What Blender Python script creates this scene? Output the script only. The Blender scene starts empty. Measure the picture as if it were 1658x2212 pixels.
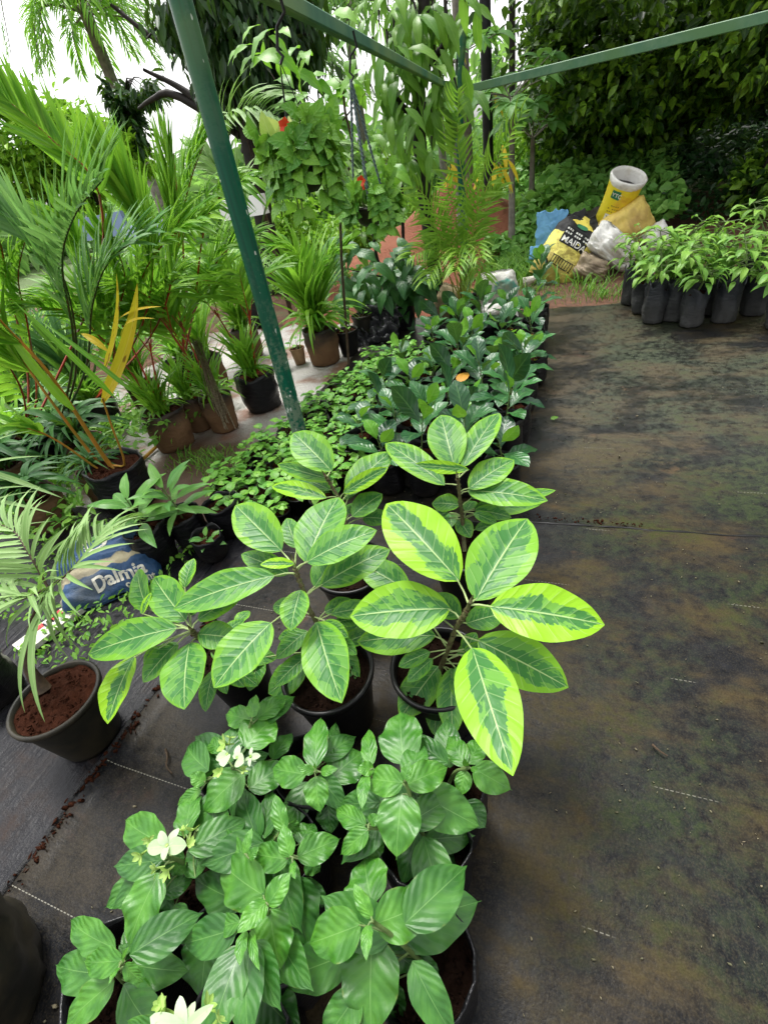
import bpy, math, random
import numpy as np
from mathutils import Vector, Matrix, noise as mnoise
from mathutils.bvhtree import BVHTree
S = bpy.context.scene; COL = S.collection
random.seed(7); RNG = np.random.default_rng(7)
rad = math.radians

# ---------------------------------------------------------------- camera
FPX, CX, CY, HC = 1022.0, 829.0, 1105.5, 1.5      # pinhole of a 1658x2211 picture, eye 1.5 m above ground
_N = np.array([271, 1345, 1022.]); _U = -_N/np.linalg.norm(_N)
_Y = np.array([445, -(271*445+1022*1022)/1345, 1022.]); _Y /= np.linalg.norm(_Y)
RW = np.stack([np.cross(_Y, _U), _Y, _U])
CAMP = np.array([0, 0, HC])
cam = bpy.data.cameras.new('camera'); camo = bpy.data.objects.new('camera', cam); COL.objects.link(camo)
cam.sensor_fit = 'VERTICAL'; cam.sensor_height = 24; cam.lens = 24*FPX/2211
cam.clip_start = .02; cam.clip_end = 500
_r, _u, _b = RW@[1, 0, 0], RW@[0, -1, 0], RW@[0, 0, -1]
camo.matrix_world = Matrix(((_r[0], _u[0], _b[0], 0), (_r[1], _u[1], _b[1], 0), (_r[2], _u[2], _b[2], HC), (0, 0, 0, 1)))
S.camera = camo

# ---------------------------------------------------------------- sky, sun, exposure
SUN_EL, SUN_AZ = 66, -45       # degrees; azimuth clockwise from +Y
W = bpy.data.worlds.new('World'); S.world = W; W.use_nodes = True
_t = W.node_tree; _bg = _t.nodes['Background']
_sky = _t.nodes.new('ShaderNodeTexSky'); _sky.sky_type = 'NISHITA'; _sky.sun_disc = False
_sky.sun_elevation = rad(SUN_EL); _sky.sun_rotation = rad(SUN_AZ); _sky.dust_density = 4; _sky.air_density = 1.3
_hs = _t.nodes.new('ShaderNodeHueSaturation'); _hs.inputs['Saturation'].default_value = .07   # cloud cover greys the sky
_t.links.new(_sky.outputs[0], _hs.inputs['Color']); _t.links.new(_hs.outputs[0], _bg.inputs[0])
_bg.inputs[1].default_value = .15
sl = bpy.data.lights.new('sun', 'SUN'); sl.energy = 1.3; sl.angle = rad(14); sl.color = (1, .96, .9)
so = bpy.data.objects.new('sun', sl); COL.objects.link(so)
so.rotation_euler = (rad(90-SUN_EL), 0, rad(180-SUN_AZ))
S.view_settings.view_transform = 'Standard'; S.view_settings.look = 'None'
S.view_settings.exposure = 1.32; S.view_settings.gamma = 1
S.cycles.max_bounces = 7; S.cycles.diffuse_bounces = 3; S.cycles.glossy_bounces = 3; S.cycles.transmission_bounces = 3; S.cycles.transparent_max_bounces = 4

# ---------------------------------------------------------------- places seen through the photo
def ray(px, py):
    d = RW@np.array([px-CX, py-CY, FPX]); return d/np.linalg.norm(d)
def P(px, py, z=0.):            # the point at height z
    d = ray(px, py); return CAMP+d*((z-HC)/d[2])
def D(px, py, y):               # the point at distance y down the row
    d = ray(px, py); return CAMP+d*(y/d[1])
def proj(p):
    q = RW.T@(np.asarray(p)-CAMP); return np.array([q[0]/q[2]*FPX+CX, q[1]/q[2]*FPX+CY])
def mpp(p):                     # metres per pixel at p
    return (RW.T@(np.asarray(p)-CAMP))[2]/FPX
def vec(*a): return np.array(a, float)
def unit(v): return v/max(np.linalg.norm(v), 1e-9)

# ---------------------------------------------------------------- objects
def tag(o, label=None, cat=None, group=None, kind=None):
    if label: o['label'] = label
    if cat: o['category'] = cat
    if group: o['group'] = group
    if kind: o['kind'] = kind
    return o
def thing(name, label, cat, loc=(0, 0, 0), group=None):
    o = bpy.data.objects.new(name, None); COL.objects.link(o); o.location = tuple(loc); o.empty_display_size = .05
    return tag(o, label, cat, group)
def wloc(o):
    p = np.zeros(3)
    while o is not None: p += np.array(o.location); o = o.parent
    return p
KIDS = {}
def copy_tree(o, parent=None):
    c = o.copy(); COL.objects.link(c)
    if parent is not None: c.parent = parent; KIDS.setdefault(parent.name, []).append(c)
    for k in KIDS.get(o.name, []): copy_tree(k, c)
    return c
class MB:
    def __init__(s): s.v = []; s.f = []; s.uv = []; s.r = []; s.m = []; s.n = 0
    def add(s, v, f, uv=None, rnd=None, mat=0):
        v = np.asarray(v, float).reshape(-1, 3); k = len(v)
        s.v.append(v); s.uv.append(np.zeros((k, 2)) if uv is None else np.asarray(uv, float).reshape(-1, 2))
        s.r.append(np.broadcast_to(np.asarray(random.random() if rnd is None else rnd, float), (k,)))
        if isinstance(f, np.ndarray): f = (f+s.n).tolist()
        else: f = [[i+s.n for i in q] for q in f]
        s.f += f; s.m += [mat]*len(f); s.n += k
    def build(s, name, mats, parent=None, smooth=True):
        if not isinstance(mats, (list, tuple)): mats = [mats]
        me = bpy.data.meshes.new(name); o = bpy.data.objects.new(name, me); COL.objects.link(o)
        v = np.concatenate(s.v) if s.v else np.zeros((0, 3))
        if parent is not None:
            v = v-wloc(parent); o.parent = parent; KIDS.setdefault(parent.name, []).append(o)
        me.from_pydata(v.tolist(), [], s.f)
        if s.n:
            uv = np.concatenate(s.uv); r = np.concatenate(s.r)
            L = me.uv_layers.new(name='UVMap'); idx = np.empty(len(me.loops), np.int32); me.loops.foreach_get('vertex_index', idx)
            L.data.foreach_set('uv', uv[idx].astype(np.float32).ravel())
            a = me.attributes.new('rnd', 'FLOAT', 'POINT'); a.data.foreach_set('value', r.astype(np.float32))
            me.polygons.foreach_set('material_index', np.array(s.m, np.int32))
            me.polygons.foreach_set('use_smooth', np.full(len(s.f), smooth))
        for m in mats: me.materials.append(m)
        me.update(); return o

def quads(nu, nv):              # (nu+1) x (nv+1) grid, index i*(nv+1)+j
    i, j = np.meshgrid(np.arange(nu), np.arange(nv), indexing='ij'); a = (i*(nv+1)+j).ravel()
    return np.stack([a, a+nv+1, a+nv+2, a+1], 1)
def tube(mb, pts, r, n=6, rnd=None, mat=0, cap=True):
    pts = [np.asarray(p, float) for p in pts]; k = len(pts)
    if np.isscalar(r): r = [r]*k
    elif len(r) != k: r = np.interp(np.linspace(0, 1, k), np.linspace(0, 1, len(r)), r)
    V = []; UV = []; a0 = None
    for i in range(k):
        t = unit(pts[min(i+1, k-1)]-pts[max(i-1, 0)])
        if a0 is None: a0 = unit(np.cross(t, vec(0, 0, 1) if abs(t[2]) < .9 else vec(1, 0, 0)))
        a0 = unit(a0-t*np.dot(a0, t)); b = np.cross(t, a0)
        for j in range(n+1):
            q = 2*math.pi*j/n; V.append(pts[i]+r[i]*(a0*math.cos(q)+b*math.sin(q))); UV.append((j/n, i/(k-1)))
    f = quads(k-1, n)[:, ::-1]; f = f.tolist()
    if cap: f += [list(range(n)), [(k-1)*(n+1)+j for j in range(n)][::-1]]
    mb.add(V, f, UV, rnd, mat)
def spline(pts, n=12):          # Catmull-Rom
    p = [np.asarray(q, float) for q in pts]; p = [2*p[0]-p[1]]+p+[2*p[-1]-p[-2]]; out = []
    m = len(p)-3
    for i in range(n+1):
        t = i/n*m; k = min(int(t), m-1); t -= k; a, b, c, d = p[k:k+4]
        out.append(.5*((2*b)+(c-a)*t+(2*a-5*b+4*c-d)*t*t+(3*b-a-3*c+d)*t**3))
    return out
def lathe(mb, prof, c, n=28, wob=0, seed=0, rnd=None, mat=0):
    V = []; UV = []
    for i, (r, z) in enumerate(prof):
        for j in range(n+1):
            q = 2*math.pi*(j % n)/n
            k = 1+wob*mnoise.noise(Vector((math.cos(q)*1.6+seed, math.sin(q)*1.6, z*7+i*.05)))+wob*.5*mnoise.noise(Vector((math.cos(q)*5+seed, math.sin(q)*5, z*22)))
            V.append((c[0]+r*k*math.cos(q), c[1]+r*k*math.sin(q), c[2]+z)); UV.append((j/n, i/(len(prof)-1)))
    mb.add(V, quads(len(prof)-1, n)[:, ::-1], UV, rnd, mat)
def box(mb, c, ax, ay, az, mat=0, rnd=None):   # half-axes
    c = np.asarray(c, float); V = [c+i*ax+j*ay+k*az for i in (-1, 1) for j in (-1, 1) for k in (-1, 1)]
    mb.add(V, [[0, 1, 3, 2], [4, 6, 7, 5], [0, 4, 5, 1], [2, 3, 7, 6], [0, 2, 6, 4], [1, 5, 7, 3]], [(v0, v1) for v0 in (0, 1) for v1 in (0, 1) for _ in (0, 1)], rnd, mat)

# leaf outlines: half width against v
def pf_ficus(v): return (np.sin(np.pi*np.clip(v, 0, 1)**.92)**.68)*np.where(v > .93, 1-.35*(v-.93)/.07, 1)
def pf_ovate(v): return np.maximum((v**.62)*(1-v)**.95*2.86, 0)
def pf_acum(v):
    a = np.clip(v/.95, 0, 1); w = (a**.58)*np.clip(1-a, 0, 1)**.85*2.64
    return np.maximum(w, np.where(v > .5, .1*(1-v)/.3, 0))
def pf_obov(v): return np.sin(np.pi*np.clip(v, 0, 1)**1.25)**.8
def pf_lance(v): return np.sin(np.pi*np.clip(v, 0, 1)**.8)**.9
def pf_strap(v): return np.minimum(1, (v*6+.25))*np.clip((1-v)*2.2, 0, 1)**.75
def pf_petal(v): return np.sin(np.pi*np.clip(v, 0, 1)**.95)**.6
def leaf(mb, B, T, Wd, prof=pf_ovate, up=None, fold=.12, droop=.06, wave=0., rnd=None, n=10, m=3, twist=0., mat=0, quilt=0., cup=0.):
    B = np.asarray(B, float); T = np.asarray(T, float); ax = T-B; L = np.linalg.norm(ax); ax = ax/L
    up = vec(0, -.35, .93) if up is None else np.asarray(up, float)
    sd = np.cross(ax, up)
    if np.linalg.norm(sd) < .05: sd = np.cross(ax, vec(0, -1, .1))
    sd = unit(sd); nr = unit(np.cross(sd, ax))
    v = np.linspace(0, 1, n+1); u = np.linspace(-1, 1, 2*m+1)
    w = np.maximum(Wd/2*prof(v), Wd*.006)
    vv, uu = np.meshgrid(v, u, indexing='ij'); ww = w[:, None]
    h = fold*np.abs(uu)*ww-cup*uu**2*ww+droop*L*4*vv*(1-vv)
    ph = random.random()*6.28
    if wave: h = h+wave*Wd*np.sin(vv*17+ph+uu*1.3)*np.abs(uu)**1.5*np.sin(np.pi*vv)
    if quilt:
        s = vv-.24*np.abs(uu); h = h+quilt*Wd*np.abs(np.sin(s*np.pi*8))*np.abs(uu)**.5*(1-np.abs(uu)**3)*np.sin(np.pi*vv)
    tw = twist*vv
    pts = B+ax*(vv*L)[..., None]+sd*(uu*ww*np.cos(tw))[..., None]+nr*(h+uu*ww*np.sin(tw))[..., None]
    mb.add(pts.reshape(-1, 3), quads(n, 2*m), np.stack([uu*.5+.5, vv], -1), rnd, mat)
def leafcloud(mb, C, Dr, L, Wd, rnd=None, foldk=.25, up=None, mat=0):
    """many small folded leaves at once: C centres, Dr directions"""
    n = len(C); Dr = Dr/np.linalg.norm(Dr, axis=1)[:, None]
    up = RNG.normal(0, .5, (n, 3))+(vec(0, -.25, 1) if up is None else up)
    sd = np.cross(Dr, up); sd /= np.linalg.norm(sd, axis=1)[:, None]+1e-9; nr = np.cross(sd, Dr)
    L = np.broadcast_to(L, (n,))[:, None]; w = np.broadcast_to(Wd, (n,))[:, None]/2
    b = C-Dr*L*.5; sag = -vec(0, 0, 1)*L*.08
    V = np.stack([b, C-Dr*L*.12+sd*w*.95+nr*w*foldk*2, C+Dr*L*.2+sd*w*.75+nr*w*foldk*1.6, C+Dr*L*.5+sag, C+Dr*L*.2-sd*w*.75+nr*w*foldk*1.6, C-Dr*L*.12-sd*w*.95+nr*w*foldk*2], 1)
    base = (np.arange(n)*6)[:, None]
    F = np.concatenate([base+[0, 1, 2, 3], base+[0, 3, 4, 5]])
    uv = np.tile([[.5, 0], [1, .38], [.9, .7], [.5, 1], [.1, .7], [0, .38]], (n, 1))
    r = np.repeat(RNG.random(n) if rnd is None else np.broadcast_to(rnd, (n,)), 6)
    mb.add(V.reshape(-1, 3), F, uv, r, mat)
def clumpy(c, r, n, k=30, spread=.22, shell=.6, bias=None):
    """n points in an ellipsoid, gathered in k clumps"""
    d = RNG.normal(size=(k, 3)); d /= np.linalg.norm(d, axis=1)[:, None]
    q = d*(shell+(1-shell)*RNG.random((k, 1)))
    i = RNG.integers(0, k, n); p = q[i]+RNG.normal(0, spread, (n, 3))*(.5+RNG.random((k, 1))[i])
    return np.asarray(c)+p*np.asarray(r)
def frond(ml, ms, pts, nl=26, ll=.3, lw=.025, ang=55, droop=.15, r=(.006, .002), start=.15, up=(0, -.3, 1), vee=.25, tipang=25, n=5, jit=.08, prof=pf_strap, rnd0=None):
    pts = spline(pts, 18); A = np.array(pts); up = np.asarray(up, float)
    if ms is not None: tube(ms, pts, list(r), 5)
    for k in range(nl):
        t = start+(1-start)*(k+.3*random.random())/nl; x = t*(len(A)-1); i = min(int(x), len(A)-2)
        p = A[i]+(A[i+1]-A[i])*(x-i); tg = unit(A[i+1]-A[i])
        sd = unit(np.cross(tg, up)); nr = np.cross(sd, tg)
        l = ll*(.55+.45*math.sin(math.pi*min(1, .25+.75*t)**1.0)) if t < .5 else ll*(.35+.65*math.cos((t-.5)*math.pi*.85))
        a = rad(ang+(tipang-ang)*t)
        for s in (-1, 1):
            d = unit(tg*math.cos(a)+sd*s*math.sin(a)+nr*vee+RNG.normal(0, jit, 3)); q = p+d*l*(.85+.3*random.random())
            q = q-vec(0, 0, 1)*l*droop*(.6+.8*random.random())
            leaf(ml, p, q, lw*(.8+.4*random.random()), prof, up=nr+.3*up, fold=.5, droop=droop*.5, n=n, m=1, rnd=(random.random() if rnd0 is None else rnd0))

# ---------------------------------------------------------------- materials
class Mt:
    def __init__(s, name, rough=.5, col=None, spec=.5, metal=0):
        s.m = bpy.data.materials.new(name); s.m.use_nodes = True; s.t = s.m.node_tree; s.b = s.t.nodes['Principled BSDF']; s.out = s.t.nodes['Material Output']
        s.set('Roughness', rough); s.set('Specular IOR Level', spec); s.set('Metallic', metal)
        if col is not None: s.set('Base Color', col)
    def put(s, sock, v):
        if isinstance(v, bpy.types.NodeSocket): s.t.links.new(v, sock)
        else:
            if isinstance(v, tuple) and len(v) == 3 and sock.type == 'RGBA': v = v+(1,)
            sock.default_value = v
    def set(s, k, v): s.put(s.b.inputs[k], v); return s
    def n(s, t, **kw):
        x = s.t.nodes.new('ShaderNode'+t)
        for k, v in kw.items(): setattr(x, k, v)
        return x
    def math(s, op, *a):
        x = s.n('Math', operation=op)
        for i, v in enumerate(a): s.put(x.inputs[i], v)
        return x.outputs[0]
    def mix(s, f, a, b, mode='MIX'):
        x = s.n('Mix', data_type='RGBA', blend_type=mode); s.put(x.inputs[0], f); s.put(x.inputs[6], a); s.put(x.inputs[7], b); return x.outputs[2]
    def noise(s, v, sc=1., det=2., ro=.5, dist=0.):
        x = s.n('TexNoise'); s.put(x.inputs['Vector'], v); s.put(x.inputs['Scale'], sc); x.inputs['Detail'].default_value = det; x.inputs['Roughness'].default_value = ro; x.inputs['Distortion'].default_value = dist; return x.outputs[0]
    def vor(s, v, sc=1.):
        x = s.n('TexVoronoi'); s.put(x.inputs['Vector'], v); s.put(x.inputs['Scale'], sc); return x.outputs[0]
    def st(s, x, a, b):
        k = s.n('MapRange', interpolation_type='SMOOTHSTEP'); s.put(k.inputs[0], x); s.put(k.inputs[1], a); s.put(k.inputs[2], b); return k.outputs[0]
    def uv(s):
        x = s.n('SeparateXYZ'); s.t.links.new(s.n('UVMap').outputs[0], x.inputs[0]); return x.outputs[0], x.outputs[1]
    def pos(s): return s.n('NewGeometry').outputs['Position']
    def obj(s): return s.n('TexCoord').outputs['Object']
    def xyz(s, v): x = s.n('SeparateXYZ'); s.put(x.inputs[0], v); return x.outputs[0], x.outputs[1], x.outputs[2]
    def comb(s, a, b, c):
        x = s.n('CombineXYZ')
        for i, v in enumerate((a, b, c)): s.put(x.inputs[i], v)
        return x.outputs[0]
    def rnd(s): return s.n('Attribute', attribute_name='rnd').outputs['Fac']
    def bump(s, h, st=.3, d=.01):
        x = s.n('Bump'); s.put(x.inputs['Strength'], st); s.put(x.inputs['Distance'], d); s.put(x.inputs['Height'], h); s.t.links.new(x.outputs[0], s.b.inputs['Normal']); return s
    def trans(s, col, f=.25):
        t = s.n('BsdfTranslucent'); s.put(t.inputs[0], col); k = s.n('MixShader'); k.inputs[0].default_value = f
        s.t.links.new(s.b.outputs[0], k.inputs[1]); s.t.links.new(t.outputs[0], k.inputs[2]); s.t.links.new(k.outputs[0], s.out.inputs[0]); return s

def mat_leaf(name, c1, c2, rough=.45, vein=None, veinf=.35, nv=8, tf=.3, spec=.27, spots=None, mid=.05, slope=.24, bump=.0, pw=1.):
    """plain green leaf: c1..c2 over the leaves, paler midrib and side veins"""
    M = Mt(name, rough, spec=spec); u, v = M.uv(); r = M.rnd()
    au = M.math('ABSOLUTE', M.math('MULTIPLY_ADD', u, 2., -1.))
    nz = M.noise(M.comb(M.math('MULTIPLY', u, 3.), M.math('MULTIPLY', v, 5.), M.math('MULTIPLY', r, 40.)), 1.3, 2)
    c = M.mix(M.math('ADD', M.math('MULTIPLY', M.math('POWER', r, pw), .85), M.math('MULTIPLY', M.math('SUBTRACT', nz, .5), .7)), c1, c2)
    if spots: c = M.mix(M.st(M.math('ADD', nz, M.math('MULTIPLY', r, .2)), .72, .8), c, spots)
    if vein:
        s = M.math('FRACT', M.math('MULTIPLY', M.math('SUBTRACT', v, M.math('MULTIPLY', au, slope)), float(nv)))
        d = M.math('ABSOLUTE', M.math('SUBTRACT', s, .5))
        lv = M.math('SUBTRACT', 1., M.st(d, .02, .1)); md = M.math('SUBTRACT', 1., M.st(au, mid*.4, mid*1.3))
        if nv == 0: lv = 0.
        k = M.math('MINIMUM', M.math('ADD', M.math('MULTIPLY', lv, veinf*.6), M.math('MULTIPLY', md, veinf*1.6)), 1.) if nv else M.math('MULTIPLY', md, veinf*1.6)
        c = M.mix(k, c, vein)
        if bump and nv: M.bump(M.math('MULTIPLY', M.st(d, 0., .4), M.st(au, 0., .15)), bump, .004)
    M.set('Base Color', c)
    if tf: M.trans(M.mix(.5, c, (.25, .5, .04), 'MIX'), tf)
    return M.m
# ---------------------------------------------------------------- palette
def m_ficus():
    M = Mt('ficus leaf, lime margin round a dark centre', .38, spec=.22); u, v = M.uv(); r = M.rnd()
    uu = M.math('MULTIPLY_ADD', u, 2., -1.); au = M.math('ABSOLUTE', uu); sg = M.math('SIGN', uu)
    s = M.math('SUBTRACT', v, M.math('MULTIPLY', au, .2)); off = M.math('MULTIPLY_ADD', sg, 3.1, M.math('MULTIPLY', r, 37.))
    big = M.noise(M.comb(M.math('MULTIPLY', s, 3.2), off, M.math('MULTIPLY', au, .8)), 1., 1)          # broad tongues
    jag = M.noise(M.comb(M.math('MULTIPLY', s, 26.), off, M.math('MULTIPLY', au, 3.5)), 1., 2, .6)        # ragged along the veins
    n2 = M.noise(M.comb(M.math('MULTIPLY', s, 6.), M.math('ADD', off, 11.), M.math('MULTIPLY', au, 2.)), 1., 3, .6)
    th = M.math('ADD', M.math('MULTIPLY_ADD', r, -.45, .92), M.math('ADD', M.math('MULTIPLY', M.math('SUBTRACT', big, .5), 1.25), M.math('MULTIPLY', M.math('SUBTRACT', jag, .5), .42)))
    th = M.math('SUBTRACT', M.math('MINIMUM', th, .95), M.math('MULTIPLY', M.st(v, .88, 1.), .5))
    dark = M.st(M.math('SUBTRACT', th, au), 0., .035)
    pale = M.st(M.math('ADD', n2, M.math('MULTIPLY', au, .28)), .6, .64)
    lime = M.mix(r, (.1, .28, .025), (.235, .47, .014)); mid = M.mix(r, (.085, .24, .04), (.125, .31, .04))
    dk = M.mix(M.noise(M.comb(u, v, off), 5., 3), (.032, .135, .03), (.05, .185, .036))
    c = M.mix(dark, lime, M.mix(pale, dk, mid))
    f = M.math('FRACT', M.math('MULTIPLY', s, 8.)); d = M.math('ABSOLUTE', M.math('SUBTRACT', f, .5))
    lv = M.math('MULTIPLY', M.math('SUBTRACT', 1., M.st(d, .012, .05)), M.math('SUBTRACT', 1., M.st(au, .75, .95)))
    md = M.math('SUBTRACT', 1., M.st(au, .014, .038))
    c = M.mix(M.math('MAXIMUM', M.math('MULTIPLY', lv, .34), M.math('MULTIPLY', md, .85)), c, (.36, .5, .2))
    sp = M.st(M.noise(M.comb(M.math('MULTIPLY', u, 9.), M.math('MULTIPLY', v, 14.), off), 2., 2), .77, .8); c = M.mix(M.math('MULTIPLY', sp, .5), c, (.07, .08, .02))
    M.set('Base Color', c); M.bump(M.math('ADD', M.math('MULTIPLY', M.st(d, 0., .3), M.st(au, 0., .1)), M.math('MULTIPLY', n2, .8)), .3, .003)
    M.set('Roughness', M.math('MULTIPLY_ADD', n2, .3, .22))
    return M.trans(c, .2).m
def m_muss():
    M = Mt('mussaenda leaf, softly quilted fresh green', .45, spec=.5); u, v = M.uv(); r = M.rnd()
    au = M.math('ABSOLUTE', M.math('MULTIPLY_ADD', u, 2., -1.)); off = M.math('MULTIPLY', r, 50.)
    wob = M.math('MULTIPLY', M.math('SUBTRACT', M.noise(M.comb(M.math('MULTIPLY', u, 4.), M.math('MULTIPLY', v, 4.), off), 1., 2), .5), .09)
    s = M.math('ADD', wob, M.math('SUBTRACT', v, M.math('MULTIPLY', M.math('POWER', au, 1.3), .3)))
    d = M.math('ABSOLUTE', M.math('SUBTRACT', M.math('FRACT', M.math('MULTIPLY', s, 6.5)), .5))
    nz = M.noise(M.comb(M.math('MULTIPLY', u, 2.), M.math('MULTIPLY', v, 2.4), off), 1.2, 4)
    c = M.mix(M.st(nz, .3, .75), M.mix(r, (.016, .083, .012), (.045, .178, .013)), M.mix(r, (.036, .146, .02), (.095, .285, .02)))
    c = M.mix(M.math('MULTIPLY', M.math('MULTIPLY', M.st(d, .1, .5), M.st(nz, .4, .6)), .13), c, (.11, .28, .025))
    md = M.math('SUBTRACT', 1., M.st(au, .006, .025)); lv = M.math('SUBTRACT', 1., M.st(d, .0, .03))
    c = M.mix(M.math('MAXIMUM', M.math('MULTIPLY', md, .5), M.math('MULTIPLY', lv, .1)), c, (.2, .38, .11))
    sp = M.st(M.noise(M.comb(M.math('MULTIPLY', u, 8.), M.math('MULTIPLY', v, 12.), off), 2., 3), .74, .78); c = M.mix(M.math('MULTIPLY', sp, .6), c, (.09, .075, .02))
    edge = M.math('MULTIPLY', M.st(au, .9, 1.), M.st(M.noise(M.comb(M.math('MULTIPLY', v, 5.), off, 0.), 1., 2), .55, .7)); c = M.mix(M.math('MULTIPLY', edge, .6), c, (.16, .2, .04))
    M.set('Base Color', c); M.bump(M.math('ADD', M.math('MULTIPLY', M.st(d, 0., .5), M.st(au, 0., .3)), M.math('MULTIPLY', nz, 2.)), .22, .006)
    M.set('Roughness', M.math('MULTIPLY_ADD', nz, .35, .25))
    return M.trans(M.mix(.5, c, (.1, .34, .015)), .15).m
K = {}
K['ficus'] = m_ficus(); K['muss'] = m_muss()
K['jack'] = mat_leaf('jackfruit leaf, dark and glossy', (.009, .052, .022), (.04, .16, .035), .32, (.15, .3, .1), .3, 7, .12, .42, bump=.3)
K['jackyoung'] = mat_leaf('young jackfruit leaf, light green', (.08, .26, .018), (.17, .4, .03), .32, (.3, .5, .12), .3, 7, .3, bump=.2)
K['seed'] = mat_leaf('seedling leaf, light green', (.085, .28, .035), (.24, .5, .06), .4, (.25, .48, .12), .3, 5, .25)
K['sap'] = mat_leaf('sapling leaf, soft yellow green', (.11, .27, .045), (.26, .46, .07), .45, (.3, .48, .12), .3, 8, .3)
K['hoya'] = mat_leaf('hanging plant leaf', (.06, .21, .025), (.2, .43, .04), .4, (.22, .42, .12), .3, 6, .25, bump=.3)
K['hoyapale'] = mat_leaf('pale young hanging leaf', (.38, .5, .12), (.6, .62, .26), .4, (.6, .68, .4), .3, 6, .25)
K['palm'] = mat_leaf('palm leaflet, fresh green', (.075, .25, .015), (.29, .54, .04), .38, (.2, .4, .08), .4, 0, .45, mid=.12)
K['palmblue'] = mat_leaf('palm leaflet, bluish green', (.09, .25, .07), (.28, .48, .2), .3, (.25, .4, .2), .3, 0, .25, mid=.12)
K['palmpale'] = mat_leaf('palm leaflet, dull pale green', (.17, .3, .09), (.27, .42, .15), .5, (.35, .48, .2), .3, 0, .25, mid=.12)
K['palmdark'] = mat_leaf('palm leaflet, dark green', (.016, .07, .018), (.05, .16, .03), .45, (.1, .2, .07), .3, 0, .2, .2, mid=.12)
K['areca'] = mat_leaf('areca leaflet, yellow green', (.12, .28, .025), (.3, .5, .06), .4, (.3, .45, .08), .4, 0, .35, mid=.12)
K['cacao'] = mat_leaf('drooping cacao leaf, dark green', (.02, .08, .03), (.05, .17, .035), .35, (.13, .27, .09), .35, 8, .25, bump=.25)
K['bright'] = mat_leaf('thin tree leaf, bright green', (.09, .27, .02), (.22, .45, .04), .4, (.3, .5, .1), .3, 8, .45)
K['mango'] = mat_leaf('long drooping leaf, mid green', (.07, .2, .02), (.19, .37, .05), .4, (.28, .45, .12), .3, 10, .4)
K['hedge'] = mat_leaf('dense tree leaf, yellow green', (.01, .042, .005), (.27, .5, .035), .38, (.15, .28, .06), .2, 0, .22, pw=2.6)  # shaded depth and lit tips put into leaf tones, mostly near black
K['vine'] = mat_leaf('dark green leaf of vines and shaded growth', (.007, .028, .008), (.05, .13, .03), .35, (.1, .2, .06), .2, 0, .15, pw=2.5)  # also the shade-dark leaf of the hollow and low growth
K['bush'] = mat_leaf('hedge leaf, yellow green', (.13, .32, .02), (.32, .54, .04), .42, (.25, .4, .1), .2, 0, .4)
K['creeper'] = mat_leaf('creeper leaf, broad and blue green', (.12, .32, .06), (.3, .55, .12), .4, (.25, .42, .15), .25, 5, .3)
K['weed'] = mat_leaf('weed leaf', (.07, .22, .025), (.24, .46, .06), .45, (.2, .36, .1), .2, 0, .35)
K['far'] = mat_leaf('far tree leaf', (.13, .28, .09), (.3, .46, .16), .6, (.2, .32, .1), .1, 0, .5)  # leaf colour raised to stand in for the bright, hazy light of distance
K['papaya'] = mat_leaf('papaya leaf', (.1, .27, .06), (.2, .42, .12), .45, (.3, .48, .18), .3, 0, .4)
K['lily'] = mat_leaf('oval leaf, mid green', (.07, .22, .05), (.16, .36, .06), .35, (.28, .48, .15), .3, 7, .25)
K['yellow'] = mat_leaf('withered yellow leaf', (.6, .42, .02), (.75, .62, .03), .45, (.8, .7, .2), .3, 0, .3, spots=(.25, .1, .01))
K['orangeleaf'] = mat_leaf('fallen orange leaf', (.45, .2, .03), (.55, .3, .03), .5, (.5, .35, .1), .3, 0, .2)
K['petal'] = mat_leaf('creamy white petal', (.4, .52, .3), (.5, .6, .42), .5, (.6, .72, .35), .25, 0, .25)
K['bud'] = mat_leaf('pale green bud', (.26, .42, .08), (.42, .58, .18), .5, (.5, .65, .3), .2, 0, .25)
K['red'] = Mt('red flower', .45, (.75, .06, .02)).m
def simple(name, c, rough=.5, var=.3, sc=8, c2=None, bump=.2, spec=.3, det=4, dist=.005):
    M = Mt(name, rough, spec=spec); p = M.obj(); nz = M.noise(p, float(sc), det, .6)
    c2 = c2 or tuple(x*(1-var) for x in c)
    M.set('Base Color', M.mix(M.st(nz, .35, .68), c, c2))
    if bump: M.bump(M.noise(p, float(sc)*3, 4, .6), bump, dist)
    return M.m
K['stemgreen'] = simple('green stem', (.13, .2, .06), .5, .4, 30)
K['petiole'] = simple('pale green petiole', (.32, .42, .16), .45, .3, 20)
K['stembrown'] = simple('brown stem', (.07, .045, .025), .7, .5, 40)
K['bark'] = simple('wet dark bark', (.022, .018, .014), .7, .5, 14, bump=.8)
K['barkpale'] = simple('grey palm bark', (.22, .2, .17), .8, .45, 10, bump=.6)
K['barkblack'] = simple('black bark', (.012, .012, .014), .6, .4, 14, bump=.5)
K['orangestem'] = simple('orange petiole', (.42, .17, .025), .4, .5, 9, c2=(.25, .16, .02))
K['palmstem'] = simple('dark green palm stem', (.03, .07, .02), .4, .5, 9, c2=(.08, .05, .02))
K['redstem'] = simple('red sealing wax palm stem', (.35, .03, .015), .4, .5, 9, c2=(.15, .05, .02))
K['yellowstem'] = simple('yellow areca stem', (.36, .36, .05), .45, .4, 9, c2=(.22, .3, .05))
K['blackpot'] = simple('black plastic pot', (.006, .006, .007), .34, .3, 20, c2=(.01, .0095, .008), bump=.06)
K['mudpot'] = simple('black pot with dried mud', (.012, .012, .009), .5, .3, 9, c2=(.03, .025, .015), bump=.15)
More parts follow.
